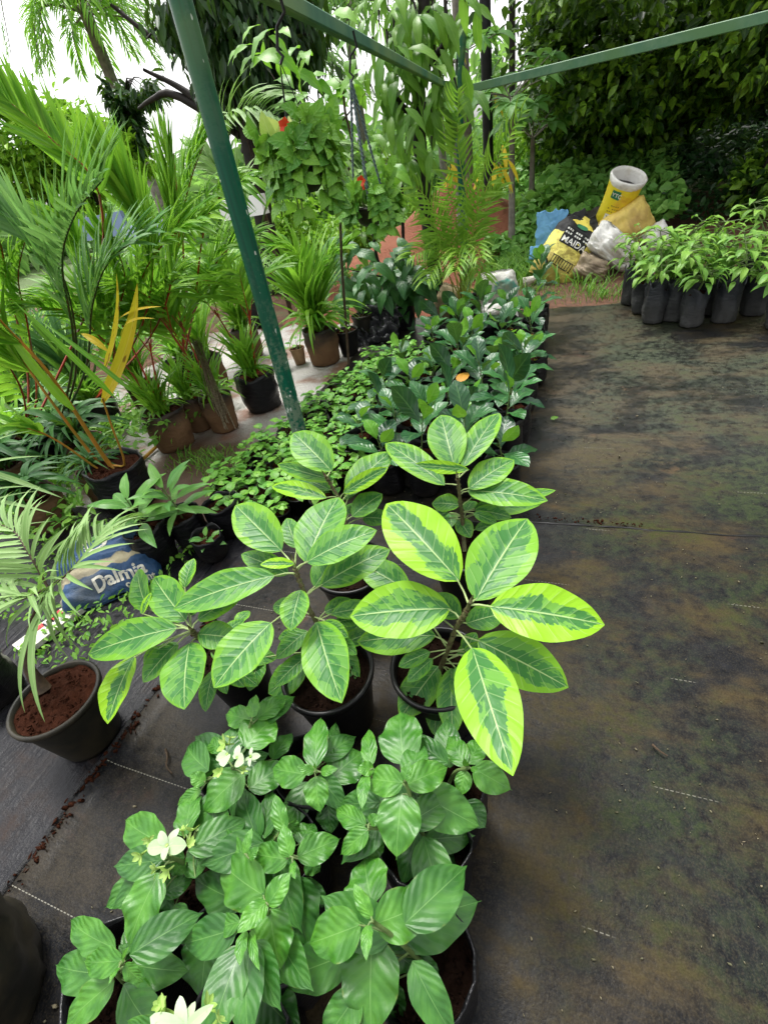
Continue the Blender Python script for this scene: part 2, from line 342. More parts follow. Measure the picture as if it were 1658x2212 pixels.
def m_bag(name, base, mud, lo=.0, hi=.3, rough=.35):
    M = Mt(name, rough, spec=.3); p = M.obj(); x, y, z = M.xyz(p); u, v = M.uv()
    nz = M.noise(p, 9., 4, .6); k = M.math('SUBTRACT', 1., M.st(M.math('ADD', z, M.math('MULTIPLY', M.math('SUBTRACT', nz, .5), .25)), lo, hi))
    M.set('Base Color', M.mix(k, base, mud)); M.set('Roughness', M.math('MULTIPLY_ADD', k, .4, rough))
    return M.bump(M.noise(M.comb(M.math('MULTIPLY', x, 6.), M.math('MULTIPLY', y, 6.), M.math('MULTIPLY', z, 22.)), 3., 4, .6), .6, .012).m
K['bag'] = m_bag('black polythene grow bag', (.006, .006, .0075), (.016, .013, .01), -.05, .12, .28)
K['baggrey'] = m_bag('greyed polythene grow bag', (.022, .025, .032), (.05, .05, .048), .0, .3, .4)
K['bagmud'] = m_bag('grow bag caked with brown mud', (.016, .015, .014), (.14, .075, .036), .12, .34, .4)
def m_soil(name, a, b, sc=30):
    M = Mt(name, .95, spec=.1); p = M.pos(); n1 = M.noise(p, float(sc), 5, .7); n2 = M.noise(p, sc*.2, 3)
    M.set('Base Color', M.mix(M.st(n1, .35, .7), M.mix(n2, a, b), tuple(x*.45 for x in a))); return M.bump(n1, .8, .012).m
K['soildark'] = m_soil('near black potting soil', (.022, .009, .005), (.008, .005, .003), 40)  # soil colour set near black so gaps between leaves look dark
K['soil'] = m_soil('red potting soil', (.06, .017, .007), (.016, .007, .004), 40)
K['paint'] = None
def m_pole():
    M = Mt('green enamel paint with chips and lichen', .35, spec=.3); p = M.pos(); x, y, z = M.xyz(p); u, v = M.uv()
    low = M.math('SUBTRACT', 1., M.st(z, .5, 1.25)); q = M.comb(x, y, M.math('MULTIPLY', z, .55))
    n1 = M.noise(q, 34., 2, .5); chip = M.st(M.math('MULTIPLY_ADD', low, .075, n1), .69, .7)
    n2 = M.noise(p, 60., 5, .7); n3 = M.noise(p, 7., 2); lich = M.math('MULTIPLY', M.st(M.math('ADD', n2, M.math('MULTIPLY', n3, .9)), .93, 1.08), M.math('MULTIPLY_ADD', low, .75, .1))
    st = M.noise(M.comb(M.math('MULTIPLY', x, 60.), M.math('MULTIPLY', y, 60.), M.math('MULTIPLY', z, 2.)), 1., 3)
    c = M.mix(M.st(st, .35, .7), (.002, .095, .052), (.004, .065, .04)); c = M.mix(M.math('MULTIPLY', M.st(z, 1.5, 2.3), M.st(n3, .35, .65)), c, (.09, .17, .05))
    c = M.mix(lich, c, (.14, .2, .13)); c = M.mix(chip, c, (.42, .48, .42)); M.set('Base Color', c)
    M.set('Roughness', M.math('MULTIPLY_ADD', lich, .4, .33)); return M.bump(M.math('SUBTRACT', M.math('MULTIPLY', lich, n2), chip), .3, .003).m
K['pole'] = m_pole()
def m_beam(name, a, b, alg):
    M = Mt(name, .55); p = M.pos(); n1 = M.noise(p, 14., 4, .65); n2 = M.noise(p, 3., 3)
    M.set('Base Color', M.mix(M.st(n2, .4, .65), M.mix(M.st(n1, .4, .65), a, b), alg)); return M.bump(n1, .2, .004).m
K['beam'] = m_beam('green steel beam filmed with algae', (.012, .1, .05), (.03, .13, .065), (.1, .19, .06))
K['beam2'] = m_beam('grey green steel beam', (.06, .16, .085), (.1, .2, .11), (.07, .17, .06))
# ground coverings
def m_mat():
    M = Mt('black woven weed mat with soil film and algae', .5); p = M.pos(); x, y, z = M.xyz(p)
    sx = M.comb(M.math('MULTIPLY', x, .55), y, 0.); far = M.st(y, 1.7, 3.)
    n1 = M.noise(sx, 3.2, 6, .62, .3); n2 = M.noise(p, 1.5, 5, .62, .6); n3 = M.noise(p, 24., 5, .72); n4 = M.noise(sx, 9., 5, .65); n5 = M.noise(p, 90., 3, .7)
    str_ = M.noise(M.comb(M.math('MULTIPLY', x, 2.5), M.math('MULTIPLY', y, 34.), 0.), 1., 3, .6)
    c = M.mix(M.st(n3, .3, .7), (.0045, .005, .006), (.012, .0125, .0145))
    soil = M.math('MULTIPLY', M.st(M.math('ADD', M.math('MULTIPLY', n1, .8), M.math('MULTIPLY', n4, .35)), .5, .7), M.st(M.math('ADD', n3, M.math('MULTIPLY', str_, .4)), .35, .8))
    right = M.st(x, -1.1, -.1); soil = M.math('MULTIPLY', soil, M.math('MULTIPLY_ADD', right, .6, .3))
    c = M.mix(soil, c, M.mix(n4, (.072, .047, .017), (.036, .028, .011)))
    red = M.math('MULTIPLY', M.st(M.noise(sx, 2.4, 5, .65), .57, .7), M.st(n3, .42, .6)); c = M.mix(M.math('MULTIPLY', red, .55), c, (.1, .035, .014))
    alg = M.math('MULTIPLY', M.math('MULTIPLY', M.st(M.math('ADD', n2, M.math('MULTIPLY', n3, .25)), .52, .74), M.st(n3, .32, .6)), M.st(x, -.15, .35))
    c = M.mix(M.math('MULTIPLY', alg, .68), c, M.mix(n3, (.008, .024, .006), (.036, .05, .013)))
    fl = M.math('MULTIPLY', M.st(n5, .66, .74), M.math('MULTIPLY_ADD', M.st(n2, .5, .62), .8, .1)); c = M.mix(M.math('MULTIPLY', fl, .4), c, (.1, .11, .06))
    ph = M.math('ABSOLUTE', M.math('SUBTRACT', M.math('FRACT', M.math('MULTIPLY', M.math('ADD', y, -.17), 1/.36)), .5))
    ln = M.math('MULTIPLY', M.math('SUBTRACT', 1., M.st(ph, .0015, .0045)), M.st(M.math('FRACT', M.math('MULTIPLY', x, 78.)), .3, .45))
    ln = M.math('MULTIPLY', ln, M.math('MAXIMUM', M.math('MULTIPLY', M.st(M.noise(p, 3.3, 4), .54, .6), .6), M.math('MULTIPLY', M.math('SUBTRACT', 1., right), .8)))
    n6 = M.noise(p, 210., 2, .6); c = M.mix(M.math('MULTIPLY', M.st(n6, .5, .68), .28), c, (.004, .004, .004)); c = M.mix(M.math('MULTIPLY', M.st(n6, .5, .36), .16), c, (.085, .07, .04))
    c = M.mix(M.math('MULTIPLY', ln, .85), c, (.3, .29, .24)); M.set('Base Color', c)
    ro = M.math('MULTIPLY_ADD', soil, .3, M.math('MULTIPLY_ADD', n3, .3, .16)); ro = M.math('ADD', ro, M.math('MULTIPLY', alg, .3))
    M.set('Roughness', ro); M.set('Specular IOR Level', M.math('MULTIPLY_ADD', far, .3, .1))
    return M.bump(M.math('ADD', M.math('ADD', n3, M.math('MULTIPLY', n5, .5)), M.math('ADD', M.math('MULTIPLY', M.math('MAXIMUM', soil, alg), n4), M.math('MULTIPLY', str_, .4))), .25, .006).m
K['mat'] = m_mat()
def m_matleft():
    M = Mt('wet black weed mat, streaked with silt', .4, spec=.16); p = M.pos(); x, y, z = M.xyz(p)
    q = M.comb(M.math('MULTIPLY', x, 26.), M.math('MULTIPLY', y, 2.2), 0.); s1 = M.noise(q, 1., 4, .65); n1 = M.noise(p, 3., 5, .65); n3 = M.noise(p, 26., 5, .7)
    c = M.mix(M.st(s1, .35, .7), (.006, .006, .008), (.016, .016, .019)); k = M.math('MULTIPLY', M.st(n1, .48, .7), M.st(n3, .3, .65)); c = M.mix(M.math('MULTIPLY', k, .7), c, (.045, .026, .016))
    pit = M.st(M.noise(p, 60., 2), .68, .74); c = M.mix(pit, c, (.004, .004, .004)); M.set('Base Color', c)
    M.set('Roughness', M.math('ADD', M.math('MULTIPLY_ADD', k, .45, .1), M.math('MULTIPLY', s1, .45)))
    return M.bump(M.math('ADD', M.math('MULTIPLY', s1, 1.2), n3), .6, .01).m
K['matleft'] = m_matleft()
def m_ground():
    M = Mt('red brown earth with weeds', .9); p = M.pos(); n1 = M.noise(p, 1.1, 5, .65); n2 = M.noise(p, 18., 5, .7)
    c = M.mix(n1, (.17, .07, .035), (.1, .05, .03)); c = M.mix(M.st(n2, .4, .75), c, (.07, .04, .028))
    x, y, z = M.xyz(p); far = M.st(y, 8., 11.); c = M.mix(M.math('MAXIMUM', M.math('MULTIPLY', M.st(n1, .55, .66), .6), far), c, (.07, .11, .03))
    M.set('Base Color', c); return M.bump(n2, .7, .02).m
K['ground'] = m_ground()
def m_gravel():
    M = Mt('pale grit and puddled sand', .6); p = M.pos(); n1 = M.noise(p, 120., 3, .7); n2 = M.noise(p, 2.2, 5, .65); n3 = M.noise(p, 30., 4, .7)
    c = M.mix(M.st(n1, .35, .65), (.5, .48, .46), (.24, .22, .2)); c = M.mix(M.st(n2, .46, .64), c, (.2, .105, .07)); c = M.mix(M.math('MULTIPLY', M.st(n3, .6, .75), .5), c, (.12, .09, .06))
    x, y, z = M.xyz(p); sl_ = M.math('MULTIPLY', M.st(M.math('ADD', x, M.math('MULTIPLY', n2, .8)), -2.5, -2.2), M.math('SUBTRACT', 1., M.st(M.math('ADD', y, n2), 2.8, 3.4)))
    c = M.mix(sl_, c, M.mix(n1, (.12, .055, .03), (.045, .025, .016)))
    M.set('Base Color', c); M.set('Roughness', M.math('MULTIPLY_ADD', n2, .7, .1)); return M.bump(M.math('ADD', n1, n3), .5, .008).m
K['gravel'] = m_gravel()
def m_mound():
    M = Mt('dug laterite soil, orange red', .95); p = M.pos(); n1 = M.noise(p, 5., 6, .7); n2 = M.noise(p, 40., 4, .7)
    M.set('Base Color', M.mix(n1, (.3, .105, .055), (.2, .065, .035))); return M.bump(M.math('ADD', n1, M.math('MULTIPLY', n2, .4)), .8, .05).m
K['mound'] = m_mound()
# ---------------------------------------------------------------- ground, mats, path, mound
def sheet(name, x0, x1, y0, y1, z, m, nx=60, ny=60, amp=.004, sc=2.5, edge=None, parent=None, rag=0.):
    mb = MB(); xs = np.linspace(x0, x1, nx+1); ys = np.linspace(y0, y1, ny+1); V = []
    for i, x in enumerate(xs):
        for j, y in enumerate(ys):
            h = z+amp*mnoise.noise(Vector((x*sc, y*sc, z*50)))+amp*.6*mnoise.noise(Vector((x*sc*4, y*sc*3, 3)))
            e = 0
            if edge: e = edge(x, y)
            xx, yy = x, y
            if rag and i in (0, nx): xx += rag*mnoise.noise(Vector((y*3, i, 1)))+rag*.4*mnoise.noise(Vector((y*11, i, 1)))
            if rag and j in (0, ny): yy += rag*mnoise.noise(Vector((x*3, j, 5)))+rag*.4*mnoise.noise(Vector((x*11, j, 5)))
            V.append((xx, yy, h+e))
    mb.add(V, quads(nx, ny), [(a, b) for a in np.linspace(0, 1, nx+1) for b in np.linspace(0, 1, ny+1)])
    o = mb.build(name, m, parent); return o
def gz(x, y):                   # earth rises gently behind the mats on the right, and far away
    def sm(a, lo, hi): t = min(1, max(0, (a-lo)/(hi-lo))); return t*t*(3-2*t)
    return .35*sm(y, 5.6, 8.5)*sm(x, -1.2, .4)
mb = MB(); xs = np.concatenate([np.linspace(-150, -12, 10), np.linspace(-10, 10, 81), np.linspace(12, 150, 10)]); ys = np.concatenate([np.linspace(-30, -3, 6), np.linspace(-2, 16, 73), np.linspace(18, 250, 14)])
V = [(x, y, gz(x, y)-.02+.02*mnoise.noise(Vector((x*1.3, y*1.3, 0)))*(1 if y > 5.3 else .3)) for x in xs for y in ys]
mb.add(V, quads(len(xs)-1, len(ys)-1)); tag(mb.build('ground', K['ground']), kind='structure')
tag(sheet('gravel_path', -4.5, -1.75, 1.4, 5.2, -.001, K['gravel'], 90, 90, .007, 1.2, rag=.25), kind='structure')
# the mats overlap: the left strip lies lowest, then the far one, then the near one
def hemx(x, y):                 # raised, puckered hem along the near mat's left edge
    return max(0, 1-abs(x+1.37)/.03)*(.012+.008*mnoise.noise(Vector((y*9, 0, 0))))
def hemy(x, y): return max(0, 1-abs(y-1.81)/.03)*(.008+.012*mnoise.noise(Vector((x*4, 2, 0))))
tag(sheet('weed_mat', -4.2, -1.36, -1.2, 1.62, .008, K['matleft'], 60, 60, .006, 3, rag=.03), kind='structure')
tag(sheet('weed_mat', -1.95, 3.6, 1.75, 5.2, .011, K['mat'], 70, 60, .006, 2, rag=.05), kind='structure')
tag(sheet('weed_mat', -1.4, 3.6, -1.2, 1.83, .0165, K['mat'], 150, 90, .003, 2, lambda x, y: hemx(x, y)+hemy(x, y), rag=.012), kind='structure')
# rumpled hem and dirt along the seams
mb = MB(); tube(mb, [vec(-1.395+.012*mnoise.noise(Vector((y*6, 0, 0))), y, .016+.006*mnoise.noise(Vector((y*14, 1, 0)))) for y in np.linspace(-1, 1.7, 120)], .014, 7)
tag(mb.build('mat_hem', simple('black puckered hem', (.01, .01, .011), .4, .4, 60, bump=1.)), kind='structure')
mb = MB()
for i in range(420):
    y = random.uniform(-.6, 1.5); c = vec(-1.372+random.gauss(0, .012), y, .028); s = random.uniform(.002, .008)*(1+2*max(0, mnoise.noise(Vector((y*5, 3, 0)))))
    if mnoise.noise(Vector((y*3.1, 7, 0))) > -.05: box(mb, c, unit(RNG.normal(size=3))*s, unit(RNG.normal(size=3))*s*.6, unit(RNG.normal(size=3))*s*.8)
tag(mb.build('seam_dirt', K['soil']), kind='stuff')
mb = MB()
for i in range(60):
    x = random.uniform(-.1, .35); y = 1.845+random.gauss(0, .008); s = random.uniform(.002, .005); box(mb, vec(x, y, .02), unit(RNG.normal(size=3))*s, unit(RNG.normal(size=3))*s*.6, unit(RNG.normal(size=3))*s*.8)
tag(mb.build('seam_dirt', K['soil']), kind='stuff')
mb = MB(); random.seed(2); cr = spline([P(x, y, .022)+vec(0, .012, -.001) for x, y in ((1120, 1128), (1138, 1131), (1240, 1136), (1330, 1142), (1420, 1149), (1540, 1157), (1658, 1163), (1800, 1172))], 90)
for i in range(1, 91): cr[i] = cr[i]+vec(0, .007*mnoise.noise(Vector((i*.11, 0, 4)))+.003*mnoise.noise(Vector((i*.5, 0, 4))), 0)
tube(mb, cr, [max(.001, .0045+.007*mnoise.noise(Vector((i*.17, 3, 0)))) for i in range(91)], 5)
tag(mb.build('mat_gap', K['blackpot']), kind='structure')
mb = MB()                       # crumbs, moss and grit lying on the mats
for i in range(3200):
    x = random.uniform(-1.2, 1.8); y = random.uniform(-.3, 3.6)
    if mnoise.noise(Vector((x*1.7, y*1.7, 4))) < .05+.25*random.random() and random.random() < .8: continue
    s = random.uniform(.001, .003)*(2 if random.random() < .06 else 1); box(mb, vec(x, y, .02), unit(RNG.normal(size=3))*s, unit(RNG.normal(size=3))*s*.7, unit(RNG.normal(size=3))*s*.6)
tag(mb.build('mat_grit', simple('grit and moss crumbs', (.1, .1, .055), .9, .6, 40, c2=(.2, .17, .11))), kind='stuff')
# soil heap
mb = MB(); n = 60; V = []; c = D(900, 585, 7.6); 
for i in range(n+1):
    for j in range(n+1):
        x = -4.3+4.4*i/n; y = 5.0+5.2*j/n
        h = 1.0*math.exp(-((x+1.75)/.85)**2-((y-8.4)/.8)**2)+.35*math.exp(-((x+2.9)/.9)**2-((y-7.9)/.9)**2)+.35*math.exp(-((x+.75)/.7)**2-((y-9.2)/.9)**2)+.09*math.exp(-((x+2.3)/1.1)**4-((y-6.3)/1.1)**4)
        h += .12*h*mnoise.fractal(Vector((x*2.5, y*2.5, 0)), 1, 2, 4); V.append((x, y, h-.05))
mb.add(V, quads(n, n)); tag(mb.build('soil_mound', K['mound']), kind='structure')

# ---------------------------------------------------------------- pole and beams
a, b = D(390, 0, 1.8), D(646, 930, 1.8); d = (a-b)/(a[2]-b[2])
mb = MB(); tube(mb, [b+d*(z-b[2]) for z in np.linspace(0, 2.6, 30)], .036, 28)
tag(mb.build('green_pole', K['pole']), 'chipped dark green steel pole leaning in the left foreground', 'pole')
BZ = 1.85
A0, A1 = P(610, 0, BZ), P(986, 197, BZ)
dA = unit(A1-A0); CORN = A1+dA*.1
def bar(name, p0, p1, hw, hh, m, label, cat):
    mb = MB(); ax = unit(p1-p0); sd = unit(np.cross(ax, vec(0, 0, 1))); up = np.cross(sd, ax); L = np.linalg.norm(p1-p0); k = .004
    V = []; UV = []; pr = [(-hw+k, -hh), (hw-k, -hh), (hw, -hh+k), (hw, hh-k), (hw-k, hh), (-hw+k, hh), (-hw, hh-k), (-hw, -hh+k)]
    for i in range(31):
        for q in pr: V.append(p0+ax*L*i/30+sd*q[0]+up*q[1]); UV.append((i/30, 0))
    f = [[i*8+j, i*8+(j+1) % 8, (i+1)*8+(j+1) % 8, (i+1)*8+j] for i in range(30) for j in range(8)]+[list(range(8))[::-1], [240+j for j in range(8)]]
    mb.add(V, f, UV); return tag(mb.build(name, m, smooth=False), label, cat)
bar('roof_beam', A0-dA*1.6, CORN, .014, .02, K['beam'], 'long green steel beam carrying the hanging baskets, filmed with algae', 'beam')
B1 = D(1658, 36, (CORN[1]-1.1)); B0 = CORN+vec(.07, 0, 0); dB = unit(B1-B0)
bar('roof_beam', B0, B1+dB*1.5, .025, .032, K['beam2'], 'grey green beam crossing in front of the dense dark tree', 'beam')
mb = MB(); pb = vec(CORN[0]-.02, CORN[1]+.02, 0)
pt = D(1004, 0, CORN[1]); tube(mb, [pb+(CORN-pb)*t for t in np.linspace(0, 1, 8)]+[CORN+(pt-CORN)*t for t in (.5, 1, 1.4)], .042, 16)
tag(mb.build('green_post', K['pole']), 'far green post at the corner where both beams meet', 'post')
# ---------------------------------------------------------------- foreground pot plants
SP = {'d': (1, 0, 0), 'c1': (.3583, 0, 972), 'c2': (.2931, 432, 864), 'c3': (.3908, 702, 864), 'c4': (.3908, 162, 1242), 'c5': (.3583, 0, 1458), 'c6': (.4559, 378, 1458)}
def px(sp, p): k, ox, oy = SP[sp]; return ox+k*p[0], oy+k*p[1]
def leaf_px(mb, sp, b, t, w, zb, zt, S0=None, pet=None, pr=.0028, **kw):
    """a leaf whose foot and tip stand where the photo shows them, at heights zb and zt"""
    B = P(*px(sp, b), zb); T = P(*px(sp, t), zt); up = kw.get('up', vec(0, -.35, .93)); ax = unit(T-B); sd = unit(np.cross(ax, up)); M = (B+T)/2
    pw = np.linalg.norm(proj(M+sd*.01)-proj(M-sd*.01))/.02
    Wd = min(w*SP[sp][0]/max(pw, 1), np.linalg.norm(T-B)*kw.pop('maxr', .72))
    leaf(mb, B, T, Wd, **kw)
    if pet is not None and S0 is not None: tube(pet, [S0, (S0+B)/2+vec(0, 0, .004), B+(T-B)*.03], [pr, pr*.9, pr*.7], 6)
    return B, T
def pot(parent, r, h, c=(0, 0, 0), m='blackpot', soil=.85, sm='soil', nm='pot'):
    """tapered nursery pot with a rolled rim and its soil"""
    c = np.asarray(c, float); mb = MB()
    pr = [(.0, .002), (r*.72, .002), (r*.75, .02), (r*.97, h*.86), (r*.975, h*.9), (r*1.05, h*.905), (r*1.07, h*.95), (r*1.07, h*.985), (r*1.03, h), (r*.98, h*.99), (r*.95, h*.93), (r*.9, h*.6)]
    lathe(mb, pr, c, 36); p = mb.build(nm, K[m], parent)
    soil_disc(p, r*.95, h*soil, c, sm); return p
def soil_disc(parent, r, z, c, m='soil'):
    mb = MB(); n = 28; k = 10; V = []
    for i in range(k+1):
        for j in range(n+1):
            q = 2*math.pi*(j % n)/n; rr = r*i/k; x, y = rr*math.cos(q), rr*math.sin(q); V.append((c[0]+x, c[1]+y, c[2]+z+.022*mnoise.noise(Vector((x*22+c[0]*9, y*22+c[1]*7, 0)))*(1-(i/k)**4)+.016*mnoise.noise(Vector((x*75, y*75, c[0])))))
    mb.add(V, quads(k, n))
    if r > .085:                # clods, roots and grit
        for i in range(170):
            q, rr = random.random()*6.28, r*.93*random.random()**.5; s_ = random.uniform(.0015, .0055)*(1.7 if random.random() < .08 else 1)
            box(mb, vec(c[0]+rr*math.cos(q), c[1]+rr*math.sin(q), c[2]+z+.003+random.uniform(-.004, .006)), unit(RNG.normal(size=3))*s_, unit(RNG.normal(size=3))*s_*.7, unit(RNG.normal(size=3))*s_*.6)
    return mb.build('soil', K[m], parent)
def bag(parent, r, h, c=(0, 0, 0), m='bag', soil=.8, seed=0, flop=.02, n=30, sm='soil', wob=.13):
    c = np.asarray(c, float); mb = MB(); zs = np.linspace(0, 1, 11); pr = [(0, .003), (r*.8, .003)]
    for t in zs: pr.append((r*(.9+.12*math.sin(t*2.6))*(1 if t < .8 else 1+.08*(t-.8)/.2), .012+(h-.012)*t))
    pr += [(r*.99, h*.99), (r*.96, h*.9), (r*.93, h*soil*.95)]
    lathe(mb, pr, c, n, wob, seed*3.7); V = mb.v[0].reshape(len(pr), -1, 3)
    for i, (rr, z) in enumerate(pr):            # the mouth sags and folds
        if z > h*.85:
            for j in range(V.shape[1]): q = 2*math.pi*(j % n)/n; V[i, j, 2] += flop*1.6*mnoise.noise(Vector((math.cos(q)*1.5+seed, math.sin(q)*1.5, seed*2.)))*(z/h-.85)/.15
    o = mb.build('grow_bag', K[m], parent); soil_disc(o, r*.93, h*soil, c, sm); return o

def ficus(label, stem, zs, leaves, potr=.135, poth=.27, potc=None, seed=1, low=9, rs=1.):
    """stem: photo points from the soil up with heights zs; leaves: (space, foot, tip, width, options)"""
    random.seed(seed); S3 = [P(x, y, z) for (x, y), z in zip(stem, zs)]
    base = S3[0] if potc is None else P(*potc, poth*.85)
    t = thing('rubber_fig', label, 'potted plant', (base[0], base[1], .018), 'variegated rubber figs in black pots')
    pot(t, potr, poth, (base[0], base[1], .018), sm='soildark')
    st = MB(); tube(st, spline(S3, 14), [.0085, .0065, .005], 8)
    for q in spline(S3, 14)[2:-1]:              # leaf scars
        if random.random() < .7: tube(st, [q-vec(0, 0, .002), q+vec(0, 0, .002)], .0085, 8)
    fm, pm = MB(), MB(); fine = spline(S3, 40); fp = [proj(q) for q in fine]
    for L in leaves:
        sp, b, tp, w = L[:4]; o = L[4] if len(L) > 4 else {}
        bp = np.array(px(sp, b)); k = int(np.argmin([np.hypot(*(q-bp)) for q in fp])); k = max(0, min(40, k-o.get('down', 2)))
        zb = fine[k][2]+o.get('zb', .012); tpx = px(sp, tp); dz = o.get('dz', .035 if tpx[1] < bp[1]-40 else (-.035 if tpx[1] > bp[1]+40 else -.01))
        kw = {q: o[q] for q in ('up', 'fold', 'droop', 'cup', 'wave', 'maxr') if q in o}
        kw.setdefault('fold', .16); kw.setdefault('droop', .05); kw.setdefault('wave', .02)
        leaf_px(fm, sp, b, tp, w, zb, zb+dz, fine[k], pm, prof=pf_ficus, rnd=o.get('r', random.random()*.6)*(rs if o.get('r', 0) < .9 else 1), n=18, m=5, **kw)
    for i in range(low):                        # small old leaves low on the stem
        a = random.random()*6.28; k = random.randint(4, 16); B = fine[k]+vec(math.cos(a), math.sin(a), .2)*.05; l = random.uniform(.08, .13)
        leaf(fm, B, B+vec(math.cos(a), math.sin(a), -.25)*l, l*.5, pf_ficus, fold=.15, rnd=random.random()*.3, n=12, m=4); tube(pm, [fine[k], B], .002, 5)
    # bud sheath
    tube(st, [fine[-1], fine[-1]+unit(fine[-1]-fine[-4])*.03], [.005, .001], 8)
    i0 = st.n; st.f += [[i+i0 for i in q] for q in pm.f]; st.m += [1]*len(pm.f); st.v += pm.v; st.uv += pm.uv; st.r += pm.r; st.n += pm.n
    st.build('stem', [K['figstem'], K['petiole']], t); fm.build('foliage', K['ficus'], t); return t
K['figstem'] = simple('fig stem, brown to olive', (.12, .13, .05), .55, .5, 60, c2=(.07, .05, .025))
UPV = vec(.1, -.75, .6)         # leaves held up and facing the front
ficus('largest lime edged rubber fig, front right of the fig group beside the open mat', [(948, 1452), (958, 1425), (970, 1393), (988, 1349), (1004, 1325), (1015, 1300)], [.25, .32, .4, .5, .57, .62], [
    ('c3', (740, 1000), (338, 572), 330, dict(r=.95, dz=.06)), ('c3', (830, 1108), (1117, 655), 350, dict(r=.35, dz=.05)),
    ('c3', (910, 1140), (1542, 1242), 315, dict(r=.9)), ('c3', (692, 1152), (138, 1195), 315, dict(r=.62)),
    ('c3', (612, 1300), (178, 1335), 200, dict(r=.4, dz=-.05)), ('c3', (840, 1325), (1342, 1588), 285, dict(r=.45, dz=-.05, zb=-.01)),
    ('c3', (812, 1368), (1036, 2076), 345, dict(r=.7, dz=.02, zb=.09, down=-4)), ('c3', (625, 1470), (415, 1757), 205, dict(r=.2, zb=.02, dz=-.06)),
    ('c3', (698, 1480), (702, 1860), 165, dict(r=.15, zb=.03, dz=-.05)), ('c3', (775, 1235), (985, 1180), 150, dict(r=.1, zb=-.06)),
    ('c3', (745, 1200), (590, 1075), 150, dict(r=.2, zb=-.06)), ('c3', (470, 1060), (188, 900), 180, dict(r=.25, zb=-.1, down=12)),
    ('c3', (765, 1395), (835, 1285), 120, dict(r=.2, zb=-.04)), ('c3', (650, 1530), (600, 1850), 150, dict(r=.1, zb=-.03)),
    ('c3', (600, 1180), (690, 1100), 90, dict(r=.3, zb=-.05))], seed=3)
ficus('bushy lime edged rubber fig in the middle of the fig group', [(712, 1462), (697, 1390), (684, 1345), (666, 1312), (655, 1274), (643, 1245), (634, 1216)], [.25, .36, .43, .48, .54, .58, .62], [
    ('c2', (602, 1112), (262, 775), 310, dict(r=.72, dz=.06)), ('c2', (782, 1200), (1020, 715), 335, dict(r=.3, dz=.05)),
    ('c2', (785, 1195), (1302, 958), 240, dict(r=.4)), ('c2', (552, 1292), (-196, 1540), 262, dict(r=.35)),
    ('c2', (695, 1205), (443, 1212), 85, dict(r=1.05, zb=.03, dz=.02)), ('c2', (742, 1398), (668, 1700), 210, dict(r=.5, zb=.03)),
    ('c2', (888, 1366), (1400, 1100), 250, dict(r=.55, zb=-.04)), ('c2', (842, 1378), (1040, 1130), 230, dict(r=.15, zb=-.05)),
    ('d', (684, 1343), (738, 1518), 106, dict(r=.5, zb=.05)), ('c2', (915, 1560), (1147, 1490), 135, dict(r=.3, zb=-.02)),
    ('d', (662, 1440), (580, 1498), 76, dict(r=.15)), ('c4', (1085, 262), (768, 622), 245, dict(r=.5, zb=.03, down=-3)),
    ('c4', (1285, 308), (1112, 460), 105, dict(r=.1)), ('c4', (1490, 395), (1556, 622), 115, dict(r=.15, zb=-.04)),
    ('c4', (1540, 600), (1420, 778), 130, dict(r=.15, zb=-.02)), ('c4', (1030, 450), (965, 640), 150, dict(r=.1, zb=-.05)),
    ('c2', (655, 1280), (305, 1135), 175, dict(r=.35, zb=-.07)), ('c2', (715, 1090), (638, 870), 150, dict(r=.2, zb=-.07)), ('c4', (1500, 360), (1590, 250), 110, dict(r=.2, zb=-.05))], seed=5, rs=.55)
ficus('low spreading rubber fig, leftmost of the figs, beside the blue cement sack', [(495, 1435), (460, 1405), (428, 1376), (412, 1358)], [.25, .36, .47, .53], [
    ('c4', (566, 290), (74, 436), 215, dict(r=.42)), ('c4', (330, 445), (182, 822), 160, dict(r=1.0, zb=-.1, dz=-.06, fold=.35)),
    ('c4', (635, 374), (606, 742), 285, dict(r=.3)), ('c4', (680, 325), (906, 350), 165, dict(r=.25, zb=.02)),
    ('c4', (678, 246), (935, 105), 120, dict(r=.7)), ('c4', (615, 252), (438, 12), 210, dict(r=.4)),
    ('c1', (895, 962), (832, 722), 165, dict(r=.25, up=UPV)), ('c1', (1112, 830), (1170, 652), 95, dict(r=.8)), ('c1', (858, 990), (915, 858), 42, dict(r=.9)),
    ('c4', (570, 372), (378, 592), 125, dict(r=.45, zb=-.04)), ('c4', (470, 400), (383, 505), 90, dict(r=.6, zb=-.05)),
    ('c4', (890, 270), (965, 198), 90, dict(r=.6, zb=-.03)), ('c4', (640, 225), (700, 90), 120, dict(r=.3, zb=-.03)), ('c4', (760, 400), (850, 470), 90, dict(r=.2, zb=-.08))], potr=.115, poth=.25, potc=(505, 1428), seed=8, rs=.55)
ficus('rubber fig with upright leaves standing just below the foot of the green pole', [(760, 1235), (748, 1150), (742, 1098), (728, 1070), (712, 1042), (703, 1028)], [.25, .39, .47, .52, .57, .6], [
    ('c2', (972, 525), (685, 242), 265, dict(r=.6, dz=.08)), ('c2', (990, 592), (570, 473), 120, dict(r=.8, up=UPV)),
    ('c2', (932, 722), (528, 632), 135, dict(r=.9)), ('c2', (1080, 700), (1408, 382), 215, dict(r=.55, dz=.05)),
    ('c2', (1055, 685), (1385, 495), 120, dict(r=.95, zb=.03, up=UPV)), ('c2', (1120, 857), (1342, 690), 180, dict(r=.2)),
    ('c2', (1195, 865), (1400, 880), 150, dict(r=.1, zb=-.04)), ('c2', (960, 662), (698, 560), 130, dict(r=.2, zb=-.04)), ('c2', (1000, 700), (1020, 640), 60, dict(r=.4)), ('c2', (1190, 1020), (1270, 1000), 100, dict(r=.2, zb=-.1))], seed=11, rs=.55)
